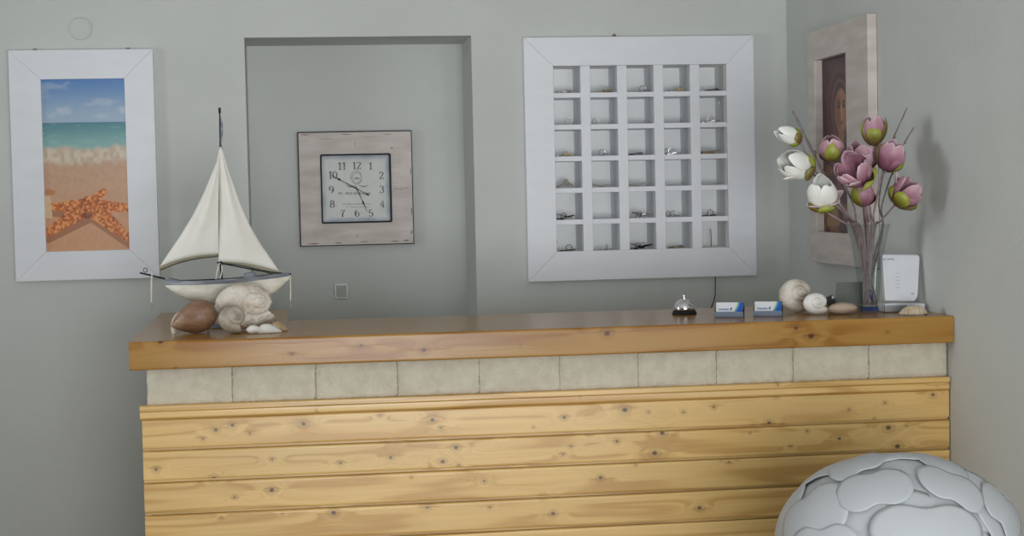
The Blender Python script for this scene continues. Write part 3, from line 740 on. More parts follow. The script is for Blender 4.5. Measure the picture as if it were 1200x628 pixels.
picture_grid(dial, 60, 60, lambda u, v: (I[0]+.004+(I[1]-I[0]-.008)*u, yd, I[2]+.004+(I[3]-I[2]-.008)*v)).build('dial', M['dial'], ck)
# numerals with thick upright and thin level strokes
def arc(cx_, cz_, rx, rz, a0, a1, n=14): return [(cx_+rx*cos(a0+(a1-a0)*k/n), cz_+rz*sin(a0+(a1-a0)*k/n)) for k in range(n+1)]
D = {'0': [arc(.3, .5, .27, .47, 0, 2*pi, 24)],
     '1': [[(.3, .02), (.3, .98)], [(.3, .97), (.12, .82)], [(.12, .02), (.48, .02)]],
     '2': [arc(.3, .74, .25, .24, pi*.95, -.15, 14)+[(.05, .03)], [(.05, .04), (.55, .04), (.58, .20)]],
     '3': [arc(.27, .75, .24, .23, pi*.9, -pi/2, 14), arc(.27, .27, .28, .25, pi/2, -pi*.9, 16)],
     '4': [[(.42, .02), (.42, .98), (.02, .28), (.6, .28)], [(.28, .02), (.56, .02)]],
     '5': [[(.52, .95), (.12, .95), (.10, .52)]+arc(.28, .32, .27, .29, pi*.75, -pi*.85, 18)],
     '6': [arc(.32, .30, .26, .28, 0, 2*pi, 20), arc(.44, .42, .40, .54, pi*.62, pi*1.02, 10)],
     '7': [[(.05, .80), (.08, .94), (.56, .94), (.26, .50), (.22, .02)]],
     '8': [arc(.3, .74, .21, .23, 0, 2*pi, 18), arc(.3, .27, .27, .26, 0, 2*pi, 20)],
     '9': [arc(.28, .70, .26, .28, 0, 2*pi, 20), arc(.16, .58, .40, .54, -pi*.38, pi*.02, 10)]}
def strokes(mb, lines, x, z, hgt, y, thin=.07, thick=.19, sx=.95):
    for L in lines:
        pts = [Vector((x+a*hgt*sx, z+b_*hgt)) for a, b_ in L]; vs = []
        for k in range(len(pts)):
            a, c = pts[max(0, k-1)], pts[min(len(pts)-1, k+1)]; t = (c-a)
            if t.length < 1e-9: t = Vector((0, 1))
            t.normalize(); wd = hgt*(thin+(thick-thin)*t.y*t.y)/2; nrm = Vector((-t.y, t.x))
            vs.append(((pts[k]+nrm*wd), (pts[k]-nrm*wd)))
        V = [(p.x, y, p.y) for pr in vs for p in pr]; n = len(pts)
        mb.add(V, [(2*k, 2*k+1, 2*k+3, 2*k+2) for k in range(n-1)])
def dial_pt(px, py): return onY(px, py, yd)
NUM = {'12': (418, 194), '1': (434.5, 194.5), '2': (447, 205.5), '3': (447.5, 222), '4': (448, 238.5), '5': (434.8, 249.5), '6': (418.5, 249.5), '7': (402, 250), '8': (389.5, 239), '9': (388.5, 222.5), '10': (390, 205), '11': (401, 194.5)}
hN = .031
for s_, (px, py) in NUM.items():
    q = dial_pt(px, py); mb = MB(); wtot = len(s_)*.62*hN*.95
    for k, d in enumerate(s_): strokes(mb, D[d], q[0]-wtot/2+k*.62*hN*.95, q[2]-hN/2, hN, yd-.0006)
    mb.build('numeral', M['ink'], ck, solid=.0006)
# faded maker lines under the centre, unreadable in the photo
mb = MB(); rr = random.Random(5)
for z_, x0_, x1_, hh in [(226.5, 396.5, 434, .011), (239, 402, 436, .004), (242.5, 406, 432, .003), (256, 396, 440, .003)]:
    x_ = x0_
    while x_ < x1_:
        a = dial_pt(x_, z_); wd = rr.uniform(.6, 1.5)*.0036*(1 if hh > .005 else 1.6)
        if rr.random() > .16:
            mb.add([(a[0], yd-.0005, a[2]-hh/2), (a[0]+wd*.5, yd-.0005, a[2]-hh/2), (a[0]+wd*.5, yd-.0005, a[2]+hh/2*rr.uniform(.5, 1)), (a[0], yd-.0005, a[2]+hh/2)], [(0, 1, 2, 3)])
        x_ += wd/.0036*.75
mb.build('faded_lettering', M['ink_pale'], ck, solid=.0004)
mb = MB(); q = dial_pt(418.3, 209)
mb.add([(q[0]+.021*cos(a)*k, yd-.0005, q[2]+.026*sin(a)*k) for a in np.linspace(0, 2*pi, 28, endpoint=False) for k in (.9, 1.0)], [(2*i, 2*i+1, (2*i+3) % 56, (2*i+2) % 56) for i in range(28)])
for k in (-1, 1): mb.tube([(q[0]+k*.008, yd-.0006, q[2]-.030), (q[0]+k*.03, yd-.0006, q[2]-.036), (q[0]+k*.047, yd-.0006, q[2]-.030)], [.001, .0028, .0008], 6)
mb.add([(q[0]-.010, yd-.0005, q[2]-.004), (q[0]+.010, yd-.0005, q[2]-.004), (q[0]+.010, yd-.0005, q[2]+.004), (q[0]-.010, yd-.0005, q[2]+.004)], [(0, 1, 2, 3)])
mb.build('dial_emblem', M['ink_pale'], ck, solid=.0004)
pc = dial_pt(418.8, 222)
def hand(name, tip, tail, widths, y):
    tp, tl = dial_pt(*tip), dial_pt(*tail); mb = MB()
    A = Vector((tl[0], tl[2])); B = Vector((tp[0], tp[2])); d = (B-A); nrm = Vector((-d.y, d.x)).normalized()
    poly_l = [A+d*t_+nrm*w_ for t_, w_ in widths]; poly_r = [A+d*t_-nrm*w_ for t_, w_ in widths][::-1]
    V = [(p.x, y, p.y) for p in poly_l+poly_r]; n = len(widths)
    mb.add(V, [(k, k+1, 2*n-2-k, 2*n-1-k) for k in range(n-1)])
    return mb.build(name, M['black'], ck, solid=.0010)
hand('minute_hand', (388.5, 205.5), (432.5, 228.8), [(0, .0012), (.02, .0034), (.07, .0034), (.10, .0011), (.30, .0012), (.34, .0024), (.74, .0012), (.80, .0042), (.86, .0018), (1, .0004)], yd-.006)
hand('hour_hand', (430.5, 248), (416.5, 217.5), [(0, .0008), (.15, .0020), (.55, .0012), (.66, .0040), (.72, .0018), (1, .0005)], yd-.004)
MB().tube([(pc[0], yd-.0085, pc[2]), (pc[0], yd, pc[2])], .004, 14).build('centre_pin', M['soft_black'], ck, smooth=True, angle=.5)

# light switch in the alcove
a, c = onY(391.5, 331, YA), onY(408.5, 350.5, YA)
ls = thing('light_switch', 'square grey light switch on the alcove wall below the clock', 'switch', ((a[0]+c[0])/2, YA, c[2]))
sz = .064; xs0 = (a[0]+c[0])/2-.030; zs0 = (a[2]+c[2])/2-.034
MB().prism(rrect(xs0, xs0+.060, zs0, zs0+.067, .006), YA-.010, YA-.0005).build('plate', M['switch_grey'], ls, bevel=.002)
rk = MB(); rk.add([(xs0+.009, YA-.011, zs0+.008), (xs0+.051, YA-.011, zs0+.008), (xs0+.051, YA-.017, zs0+.057), (xs0+.009, YA-.017, zs0+.057), (xs0+.009, YA-.0095, zs0+.008), (xs0+.051, YA-.0095, zs0+.008), (xs0+.051, YA-.0095, zs0+.059), (xs0+.009, YA-.0095, zs0+.059)],
       [(0, 1, 2, 3), (4, 7, 6, 5), (0, 4, 5, 1), (1, 5, 6, 2), (2, 6, 7, 3), (3, 7, 4, 0)])
rk.build('rocker', M['switch_grey'], ls, bevel=.0012)

# ------------------------------------------------------------------ panel picture on the right wall
ic = thing('framed_panel_painting', 'narrow framed painting of a veiled figure on the right wall', 'picture', (XW, 6.16, 1.222))
O = (5.812, 6.515, 1.222, 2.122); I = (6.056, 6.425, 1.341, 2.006)
mb = MB(); frame_boards(mb, O, I, XW-.036, XW-.001)
mb.v = [(y, x, z) for (x, y, z) in mb.v]           # turned onto the right wall
mb.build('picture_frame', M['limed'], ic, bevel=.0025)
def panel(u, v):            # u runs towards the back wall; mirrored so that the figure looks towards the room
    n = len(u); t = lambda a: np.repeat(a[None], n, 0); mix = lambda A, B, k: A*(1-k[:, None])+B*k[:, None]
    x = 1-u
    el = lambda cx_, cy_, rx, ry, s_=.12: smoothstep(1+s_, 1-s_, np.hypot((x-cx_)/rx, (v-cy_)/ry))
    c = mix(t(lin(76, 34, 34)), t(lin(60, 26, 28)), vnoise(u, v, 5, 9, 31))
    c = mix(c, t(lin(112, 62, 50)), el(.55, .70, .40, .235)*.8)
    c = mix(c, t(lin(66, 28, 32)), el(.55, .70, .36, .215))
    c = mix(c, t(lin(70, 30, 34)), smoothstep(.62, .5, v)*smoothstep(.06, .2, x))
    c = mix(c, t(lin(128, 74, 58)), (np.abs(np.hypot((x-.57)/.25, (v-.695)/.165)-1) < .07)*.7)
    face = el(.60, .685, .20, .125)
    c = mix(c, t(lin(168, 116, 76)), face)
    c = mix(c, t(lin(110, 66, 44)), el(.50, .685, .10, .11, .4)*face*.7)
    for ex in (.535, .685): c = mix(c, t(lin(44, 24, 20)), el(ex, .715, .045, .011, .3)); c = mix(c, t(lin(70, 40, 30)), el(ex, .738, .06, .007, .3)*.8)
    c = mix(c, t(lin(196, 150, 108)), el(.615, .68, .018, .045, .4)*.8); c = mix(c, t(lin(130, 62, 48)), el(.61, .622, .05, .010, .3))
    c = mix(c, t(lin(150, 100, 66)), el(.60, .53, .09, .06, .3))
    c = mix(c, t(lin(128, 82, 40)), smoothstep(.56, .60, vnoise(u, v, 6, 14, 33))*smoothstep(.5, .35, v)*.6)
    c = mix(c, t(lin(152, 112, 52)), smoothstep(.50, .62, vnoise(u, v, 5, 16, 34))*smoothstep(.2, .1, v)*.8)
    return c
picture_grid(panel, 60, 110, lambda u, v: (XW-.006, I[0]-.004+(I[1]-I[0]+.008)*u, I[2]-.004+(I[3]-I[2]+.008)*v)).build('painted_panel', M['icon_print'], ic)
#PART2
# ------------------------------------------------------------------ model sailing boat
YS = 5.60
B = lambda x, y, dy=0.0: Vector(onY(x, y, YS+dy))
boat = thing('model_sailboat', 'wooden model sailing boat with two cream sails on the counter', 'model boat', (B(262, 370)[0], YS, ZT))
ns_, nc = 40, 13
bow, stern = B(194, 334), B(339, 323)
def sheer(t): return B(194+145*t, 333.6-10.6*t+2.6*sin(pi*t))     # lower edge of the grey strake
def keelz(t):
    xs_ = [0, .06, .12, .22, .36, .52, .68, .80, .90, 1]; ys_ = [336, 342.5, 347.5, 353.5, 357.6, 358.6, 355.5, 349.5, 341, 327]
    return B(194+145*t, float(np.interp(t, xs_, ys_)))[2]
def beam(t): return .046*max(0, sin(pi*min(1, t*.97+.015)))**.62 * (1 if t < .9 else 1-.5*(t-.9)/.1)
rows = []
for i in range(ns_+1):
    t = i/ns_; s_ = sheer(t); kz = keelz(t); bb = beam(t); row = []
    for j in range(nc):
        a = pi*j/(nc-1); row.append((s_.x, YS-bb*cos(a), s_.z-(s_.z-kz)*sin(a)**.72))
    rows.append(row)
hm = MB(); hm.grid(rows, flip=False)
hm.build('hull', M['hull_white'], boat, smooth=True, angle=1.2)
gk = MB(); P1, P2 = [], []
for sgn in (-1, 1):
    R_ = []
    for i in range(ns_+1):
        t = i/ns_; s_ = sheer(t); bb = beam(t)+.0012; up = (.0135+.012*max(0, .12-t)/.12-.002*t)
        R_.append([(s_.x, YS+sgn*bb, s_.z-.001), (s_.x, YS+sgn*(bb+.0014), s_.z+up*.5), (s_.x, YS+sgn*(bb+.0008), s_.z+up), (s_.x, YS+sgn*(max(.0, bb-.004)), s_.z+up)])
    gk.grid(R_, flip=(sgn > 0))
gk.build('strake', M['hull_grey'], boat, smooth=True, angle=.7)
dk = MB(); dk.grid([[(sheer(i/ns_).x, YS+q*beam(i/ns_)*.98, sheer(i/ns_).z+.0085+.002*(1-q*q)) for q in np.linspace(-1, 1, 7)] for i in range(ns_+1)], flip=True)
dk.build('deck', M['hull_grey'], boat, smooth=True)
cabin = MB(); c0, c1 = B(285, 327), B(300, 318.5); cabin.prism([(c0.x, c0.z), (c1.x, c0.z+.002), (c1.x-.004, c1.z), (c0.x+.004, c1.z-.003)], YS-.018, YS+.018)
cabin.build('cabin', M['hull_grey'], boat, bevel=.002)
mast = MB(); mast.tube([B(259.3, 326), B(258.6, 250), B(258.3, 165), B(257.7, 138)], [.0046, .0042, .0032, .0026], 10)
mast.build('mast', M['black'], boat, smooth=True, angle=.6)
mt = MB(); mt.tube([B(257.7, 139), B(257.4, 133), B(257.4, 132), B(257.3, 127), B(257.3, 126)], [.0022, .0022, .0042, .0042, .002], 10)
mt.build('mast_tip', M['black'], boat, smooth=True, angle=.6)
pn = MB(); pn.grid([[B(257.8+.2*k/8, 137+30*k/8)+Vector((.002+(.0075*sin(pi*(k/8)**.8))*q, -.004-.006*q, -.012*q*(k/8))) for q in (0, .5, 1)] for k in range(9)])
pn.build('pennant', M['hull_grey'], boat, smooth=True, solid=.0012)
rp = MB()
rp.tube([B(258, 166, -.004), B(260.5, 175, -.006)], .0016, 6)
rp.build('rigging', M['black'], boat, smooth=True)
for pts in ([B(257, 139, -.004), B(252, 145, -.006), B(255, 150, -.006)], [B(257, 163, -.004), B(251.5, 168, -.004)]):
    MB().tube(pts, .0008, 5).build('rigging', M['rope'], boat, smooth=True)
def sail(name, Lf, Rf, n, bulge, foot_shade_h):
    """Lf(t), Rf(t): pixel edge points from head to foot"""
    g = []; hem = []
    for i in range(n+1):
        t = i/n; a, c = Lf(t), Rf(t); row = []
        for j in range(13):
            s_ = j/12; bl_ = -bulge*sin(pi*s_)*sin(pi*min(1, t*.92))-.006+.003*sin(9*s_+2*t)*t
            foot = 0
            p = B(a[0]+(c[0]-a[0])*s_, a[1]+(c[1]-a[1])*s_)
            row.append(p+Vector((0, bl_, 0)))
        g.append(row)
    ob = MB().grid(g).build(name, M['sail'], boat, smooth=True, solid=.0014)
    low = g[-1]
    hm_ = [[p+Vector((0, .004, .003)) for p in low], [p+Vector((0, .008, -foot_shade_h(j/12)*.6)) for j, p in enumerate(low)], [p+Vector((0, .016, -foot_shade_h(j/12))) for j, p in enumerate(low)]]
    MB().grid(hm_).build('sail_foot_shade', M['hem'], ob, smooth=True, solid=.0012)
    return ob
def curve(keys):
    ts = [k[0] for k in keys]
    return lambda t: (float(np.interp(t, ts, [k[1] for k in keys])), float(np.interp(t, ts, [k[2] for k in keys])))
def arched(fL, fR, foot, n0=None):
    return fL, fR
# foot curves are arched by letting the rows bend with depth of the sail
def sail2(name, L, Rr, foot, n, bulge, foot_shade_h):
    g = []
    for i in range(n+1):
        t = i/n; a, c = L(t), Rr(t); row = []
        for j in range(15):
            s_ = j/14; lx, ly = a[0]+(c[0]-a[0])*s_, a[1]+(c[1]-a[1])*s_
            ly += foot(s_)*t**2
            bl_ = -bulge*sin(pi*s_)*sin(pi*min(1, t*.9))-.007+.004*sin(7*s_+1)*t*(1-t)+.0022*sin(16*s_+3*t)*(t*(1-t)*4)
            row.append(B(lx, ly)+Vector((0, bl_, 0)))
        g.append(row)
    ob = MB().grid(g).build(name, M['sail'], boat, smooth=True, solid=.0014)
    low = g[-1]
    MB().grid([[p+Vector((0, .003, .002)) for p in low], [p+Vector((0, .009, -foot_shade_h(j/14)*.5)) for j, p in enumerate(low)], [p+Vector((0, .018, -foot_shade_h(j/14))) for j, p in enumerate(low)]]).build('sail_foot_shade', M['hem'], ob, smooth=True, solid=.001)
    return ob
jibL = curve([(0, 257.2, 174), (.12, 254, 190), (.25, 247, 207), (.40, 239, 226), (.58, 225.5, 253), (.75, 211, 277), (.9, 196, 299), (1, 187.5, 312)])
jibR = curve([(0, 258.3, 174), (.2, 256.6, 200), (.5, 256.2, 236), (1, 256.2, 297)])
sail2('jib_sail', jibL, jibR, lambda s: -4.2*sin(pi*s)*(1-s*.3), 26, .012, lambda s: .0145-.004*s)
mainL = curve([(0, 257.8, 172), (.1, 256.6, 188), (1, 256.2, 306.3)])
mainR = curve([(0, 259.6, 172), (.2, 268, 201), (.45, 281.5, 238), (.62, 292.5, 263), (.78, 305, 285), (.92, 318, 304), (1, 327, 317.5)])
sail2('main_sail', mainL, mainR, lambda s: -3.2*sin(pi*s)+1.0*sin(2*pi*s)*0, 26, .016, lambda s: .006+.016*s)  # foot strip widens aft to stand in for shading around the boom
MB().tube([B(164, 319.6, -.002), B(180, 323.4, -.002), B(207, 330, -.002), B(216, 329.2, -.002), B(252, 327.6, -.002)], [.0028, .0030, .0030, .0026, .0018], 8).build('bowsprit', M['black'], boat, smooth=True, angle=.8)
MB().tube([B(254, 307.5), B(300, 316.5), B(338, 321)], [.0022, .0022, .0022], 8).build('boom', M['black'], boat, smooth=True)
rg = MB(); c_ = B(170.3, 316.5); rg.tube([c_+Vector((.0062*cos(a), 0, .0068*sin(a))) for a in np.linspace(0, 2*pi, 20, endpoint=False)], .0012, 6, closed=True)
rg.build('eyelet', M['black'], boat, smooth=True)
MB().ball(B(340, 321.5), .004, .004, .004, 10, 8).build('stern_knob', M['black'], boat, smooth=True)
for x, y0_, y1_, y2_, sw in ((178, 322, 354, 364, -1.2), (340, 323, 352, 361, 1.0)):
    MB().tube([B(x, y0_-1, -.004), B(x+.4*sw, y0_+12, -.005), B(x+.5*sw, y1_, -.004)], [.0022, .0030, .0022], 7).build('rope_end', M['rope'], boat, smooth=True)
    MB().tube([B(x+.5*sw, y1_-1, -.004), B(x+.6*sw, y1_+3, -.004), B(x+.6*sw, y2_-3, -.004), B(x+.6*sw, y2_, -.004)], [.0015, .0036, .0036, .001], 8).build('pulley', M['pulley'], boat, smooth=True)
MB().tube([B(187.5, 312, -.007), B(178, 321.5, -.004)], .0007, 5).build('rigging', M['rope'], boat, smooth=True)
MB().tube([B(327, 317.5, -.007), B(338, 321.5, -.003)], .0007, 5).build('rigging', M['rope'], boat, smooth=True)
for pts in ([B(257.5, 308, -.008), B(254.5, 318, -.010), B(253, 327.5, -.01)], [B(259.5, 309, -.008), B(260.5, 316, -.010), B(258, 326.5, -.012)]):
    MB().tube(pts, [.0016, .0024, .0016], 7).build('rigging', M['rope'], boat, smooth=True)
MB().tube([B(258.6, 306, -.007), B(260.8, 309.5, -.008), B(257.2, 311, -.008)], .0026, 7).build('cleat', M['black'], boat, smooth=True)
stn = MB(); q0, q1 = B(226, 370), B(284, 370)
stn.box(q0.x, q1.x, YS-.032, YS+.032, ZT+.0005, ZT+.014); stn.build('stand_base', M['hull_grey'], boat, bevel=.002)
for x in (243, 279):
    p = B(x, 355); MB().tube([(p.x, YS, ZT+.0135), (p.x, YS, keelz((x-194)/145)+.004)], .0042, 10).build('stand_post', M['black'], boat, smooth=True, angle=.6)

# ------------------------------------------------------------------ shells
def frame_of(axis, roll=0.0):
    a = Vector(axis).normalized(); e1 = Vector((0, 0, 1))
    e1 = (e1-a*e1.dot(a)).normalized(); e2 = a.cross(e1)
    c_, s_ = cos(roll), sin(roll)
    return e1*c_+e2*s_, e2*c_-e1*s_, a
def spiral_shell(size, axis, centre_px, Y, turns=4.2, g=2.15, a=.50, b_=.53, H=.55, roll=0.0, flat=1.0, rib=None, nth=150, nph=22, sq=(1, 1, 1)):
    """snail: a tube wound round an axis that points to the apex; sits on the counter top, centred on a pixel column at depth Y"""
    e1, e2, ax = frame_of(axis, roll); rows = []
    for i in range(nth+1):
        th = 2*pi*turns*i/nth; s_ = g**(th/(2*pi)-turns); row = []
        for j in range(nph):
            ph = 2*pi*j/nph; k = 1+(rib(th, ph) if rib else 0)
            rad = s_*(a+b_*cos(ph)*k); hz = H*(1-s_)*1.0+s_*b_*flat*sin(ph)*k
            row.append(e1*(rad*cos(th))+e2*(rad*sin(th))+ax*hz)
        rows.append(row)
    pts = [p for r in rows for p in r]
    vx = Vector((_R[0], _R[1], _R[2])); wv = max(p.dot(vx) for p in pts)-min(p.dot(vx) for p in pts); sc = size/wv
    mn = [min(p[k] for p in pts) for k in range(3)]; mx_ = [max(p[k] for p in pts) for k in range(3)]
    base = onY(centre_px[0], centre_px[1], Y)
    mid = [(mn[k]+mx_[k])/2 for k in range(3)]
    T = lambda p: Vector(((p.x-mid[0])*sc*sq[0]+base[0], (p.y-mid[1])*sc*sq[1]+Y, (p.z-mn[2])*sc*sq[2]+ZT+.0008))
    mb = MB(); mb.grid([[T(p) for p in r] for r in rows], closed_v=True)
    # close the mouth with a sunk disc
    last = rows[-1]; cen = Vector((0, 0, 0))
    for p in last: cen += p
    cen /= len(last); prev = rows[-6]; cp_ = Vector((0, 0, 0))
    for p in prev: cp_ += p
    cp_ /= len(prev)
    o = len(mb.v); mb.v.append(tuple(T(cp_))); n0 = o-nph
    for k in mb.at: mb.at[k].append(0)
    for j in range(nph): mb.f.append((n0+j, n0+(j+1) % nph, o)); mb.m.append(0)
    return mb
sh = spiral_shell(.122, (.14, -.97, .14), (933.5, 350), 5.475, roll=1.5, turns=4.4, g=2.0, H=.85, flat=.85, b_=.50, sq=(1,1,.86))
tag(sh.build('snail_shell', M['shell_white'], None, smooth=True, angle=.9), 'large pale round snail shell, bigger of the two beside the card holders', 'shell')
sh = spiral_shell(.086, (.02, -.99, .05), (956.5, 360), 5.345, roll=1.5, turns=4.4, g=1.9, H=.75, flat=.85, b_=.48, sq=(1,1,.8))
tag(sh.build('snail_shell', M['shell_bright'], None, smooth=True, angle=.9), 'smaller white snail shell in front of the large snail shell', 'shell')
# knobbed white shell under the boat
def knob(th, ph):
    return .11*max(0, sin(th*9))*max(0, cos(ph-.9))**3 + .018*sin(ph*14) + .01*sin(th*37)
sh = spiral_shell(.178, (.62, -.76, .08), (287, 360), 5.455, roll=.25, turns=3.6, g=2.0, H=.80, flat=.85, rib=knob, nth=220, nph=48, sq=(1, .72, .66))
tag(sh.build('knobbed_shell', M['shell_white'], None, smooth=True, angle=1.4), 'big rough white shell with knobs under the stern of the boat', 'shell')
sh = spiral_shell(.080, (.35, -.92, .12), (272, 381), 5.325, roll=-1.5, turns=3.8, g=2.0, H=.75, flat=.85, sq=(1,1,.9))
tag(sh.build('snail_shell', M['shell_grey'], None, smooth=True, angle=.9), 'small grey snail shell between the brown shell and the white shells', 'shell')
# brown tun shell: fat rounded whorl drawn out to a point at the lower left
brn = thing('brown_shell', 'large brown shell with pointed end under the bow of the boat', 'shell', (onY(229, 380, 5.40)[0], 5.40, ZT))
cpx = onY(228.5, 375.5, 5.40); Lx = .148
axd = Vector((-.93, -.10, -.32)).normalized(); e1, e2, ax = frame_of(axd)
rows = []
for i in range(61):
    t = i/60
    rr_ = .052*sqrt(max(0, 1-((t-.42)/.42)**2)) if t < .42 else .052*(max(0, 1-((t-.42)/.58)**1.75))**.9
    rr_ += .0025*max(0, sin(t*16)) if t < .22 else 0
    row = []
    for j in range(40):
        ph = 2*pi*j/40; k = 1+.005*sin(t*75)
        p = Vector((cpx[0], 5.40, 0))+ax*((t-.47)*Lx)+(e1*cos(ph)*.98+e2*sin(ph))*rr_*k
        row.append(p)
    rows.append(row)
mnz = min(p.z for r in rows for p in r); sh_ = ZT+.0006-mnz
mb = MB(); mb.grid([[p+Vector((0, 0, sh_)) for p in r] for r in rows], closed_v=True)
mb.build('shell_body', M['shell_brown'], brn, smooth=True, angle=1.3)
c0 = [onY(201, 392, 5.43), onY(199.5, 384, 5.445), onY(200.5, 374, 5.46), onY(206, 366.5, 5.465), onY(215, 362, 5.46)]
c1 = [onY(206, 393, 5.42), onY(206, 385, 5.435), onY(208, 376, 5.45), onY(214, 369, 5.455), onY(222, 364, 5.45)]
mb = MB(); mb.grid([[Vector(a)+Vector((0, .004, .0)), (Vector(a)+Vector(c))/2+Vector((0, -.004, .001)), Vector(c)] for a, c in zip(c0, c1)])
o = mb.build('shell_lip', M['shell_lip'], brn, smooth=True, solid=.003, subsurf=1); o['label'] = 'pale lip of the shell mouth'
# three pale pieces at the right of the group
p = onZ(297, 391, ZT)
mb = MB(); mb.ball((p[0], p[1], ZT+.0135), .0215, .016, .0132, fn=lambda d: 1+.05*sin(5*d.x+3*d.z))
tag(mb.build('smooth_shell', M['shell_bright'], None, smooth=True), 'tiny smooth chalk-white shell at the front of the left shell group', 'shell')
def valve(x0p, x1p, yb_, hpx, Y, depth, mat, label, ridges=0, peak=.4, nm='shell_valve'):
    a, c = onY(x0p, yb_, Y), onY(x1p, yb_, Y); Lw = c[0]-a[0]; h = hpx*.00268
    nu, nv = 36, 22; P = []
    for i in range(nu+1):
        u = i/nu; row = []; wd = sin(pi*min(1, max(0, u)))**.55
        arch = sin(pi*(u**(math.log(.5)/math.log(peak))))**.8 if 0 < u < 1 else 0
        for j in range(nv+1):
            v = j/nv*2-1
            zz = h*arch*sqrt(max(0, 1-v*v))*(1+.06*ridges*sin(u*34))
            row.append((a[0]+Lw*u, Y+v*depth*wd/2+.012*(u-.5), ZT+.0012+max(0, zz)))
        P.append(row)
    return tag(MB().grid(P).build(nm, M[mat], None, smooth=True, angle=1.2, solid=.0022, offset=-1), label, 'shell')
valve(300, 331, 391, 10.5, 5.318, .040, 'shell_bright', 'long white half shell lying in front of the knobbed white shell', 0, .38)
valve(316, 338, 388.5, 11, 5.385, .045, 'shell_yellow', 'ochre ridged shell piece behind the long white half shell', 1, .42)

# scallop lying on the counter end
sp = onZ(1075, 369.5, ZT); nr, nt = 16, 97; P = []
for i in range(nr+1):
    r_ = i/nr; row = []
    for j in range(nt):
        a = pi*(-.10)+(pi*1.20)*j/(nt-1); ribk = cos(a*17)
        edge = 1+.02*ribk
        x_ = .046*r_*cos(a)*edge; y_ = -.044*r_*sin(a)*edge*.95
        hgt = .030*(1-((r_-.42)/.60)**2) if r_ > .42 else .030*(1-((.42-r_)/.52)**2)
        row.append((sp[0]+x_, sp[1]+.036+y_, ZT+.001+max(0, hgt)*(.80+.20*sin(a) if r_ > .1 else .8)+.0016*ribk*r_*(1 if r_ < .97 else .4)))
    P.append(row)
mb = MB(); mb.grid(P)
tag(mb.build('scallop_shell', M['shell_fan'], None, smooth=True, angle=1.3, solid=.002, offset=-1), 'ribbed sandy scallop shell at the right end of the counter', 'shell')
# flat beige shell, left of the vase foot
p = onZ(991, 369.2, ZT)
mb = MB(); mb.ball((p[0], p[1]+.028, ZT+.0205), .047, .028, .020, 36, 18, fn=lambda d: 1+.03*sin(7*d.x+2)+.02*cos(9*d.z))
tag(mb.build('flat_shell', M['shell_pink'], None, smooth=True), 'flat beige oval shell to the left of the vase foot', 'shell')

# ------------------------------------------------------------------ desk bell
p = onZ(802, 368.3, ZT); bell = thing('desk_bell', 'chrome desk bell with a black base on the counter', 'bell', (p[0], p[1], ZT))
cb_ = (p[0], p[1], ZT+.0006)
MB().lathe([(.0005, 0), (.0405, 0), (.0415, .0015), (.0412, .004), (.0385, .010), (.0350, .0145), (.0005, .0150)], cb_, 48).build('bell_base', M['black'], bell, smooth=True, angle=.5)
MB().lathe([(.0345, .0152), (.0352, .0175), (.0345, .024), (.0315, .033), (.0255, .0415), (.017, .0475), (.008, .0500), (.0004, .0504)], cb_, 48).build('bell_dome', M['chrome'], bell, smooth=True, angle=.9)
MB().lathe([(.0022, .0500), (.0022, .0585), (.0042, .0590), (.0046, .0615), (.0035, .0645), (.0004, .0655)], cb_, 20).build('bell_button', M['chrome'], bell, smooth=True, angle=.7)

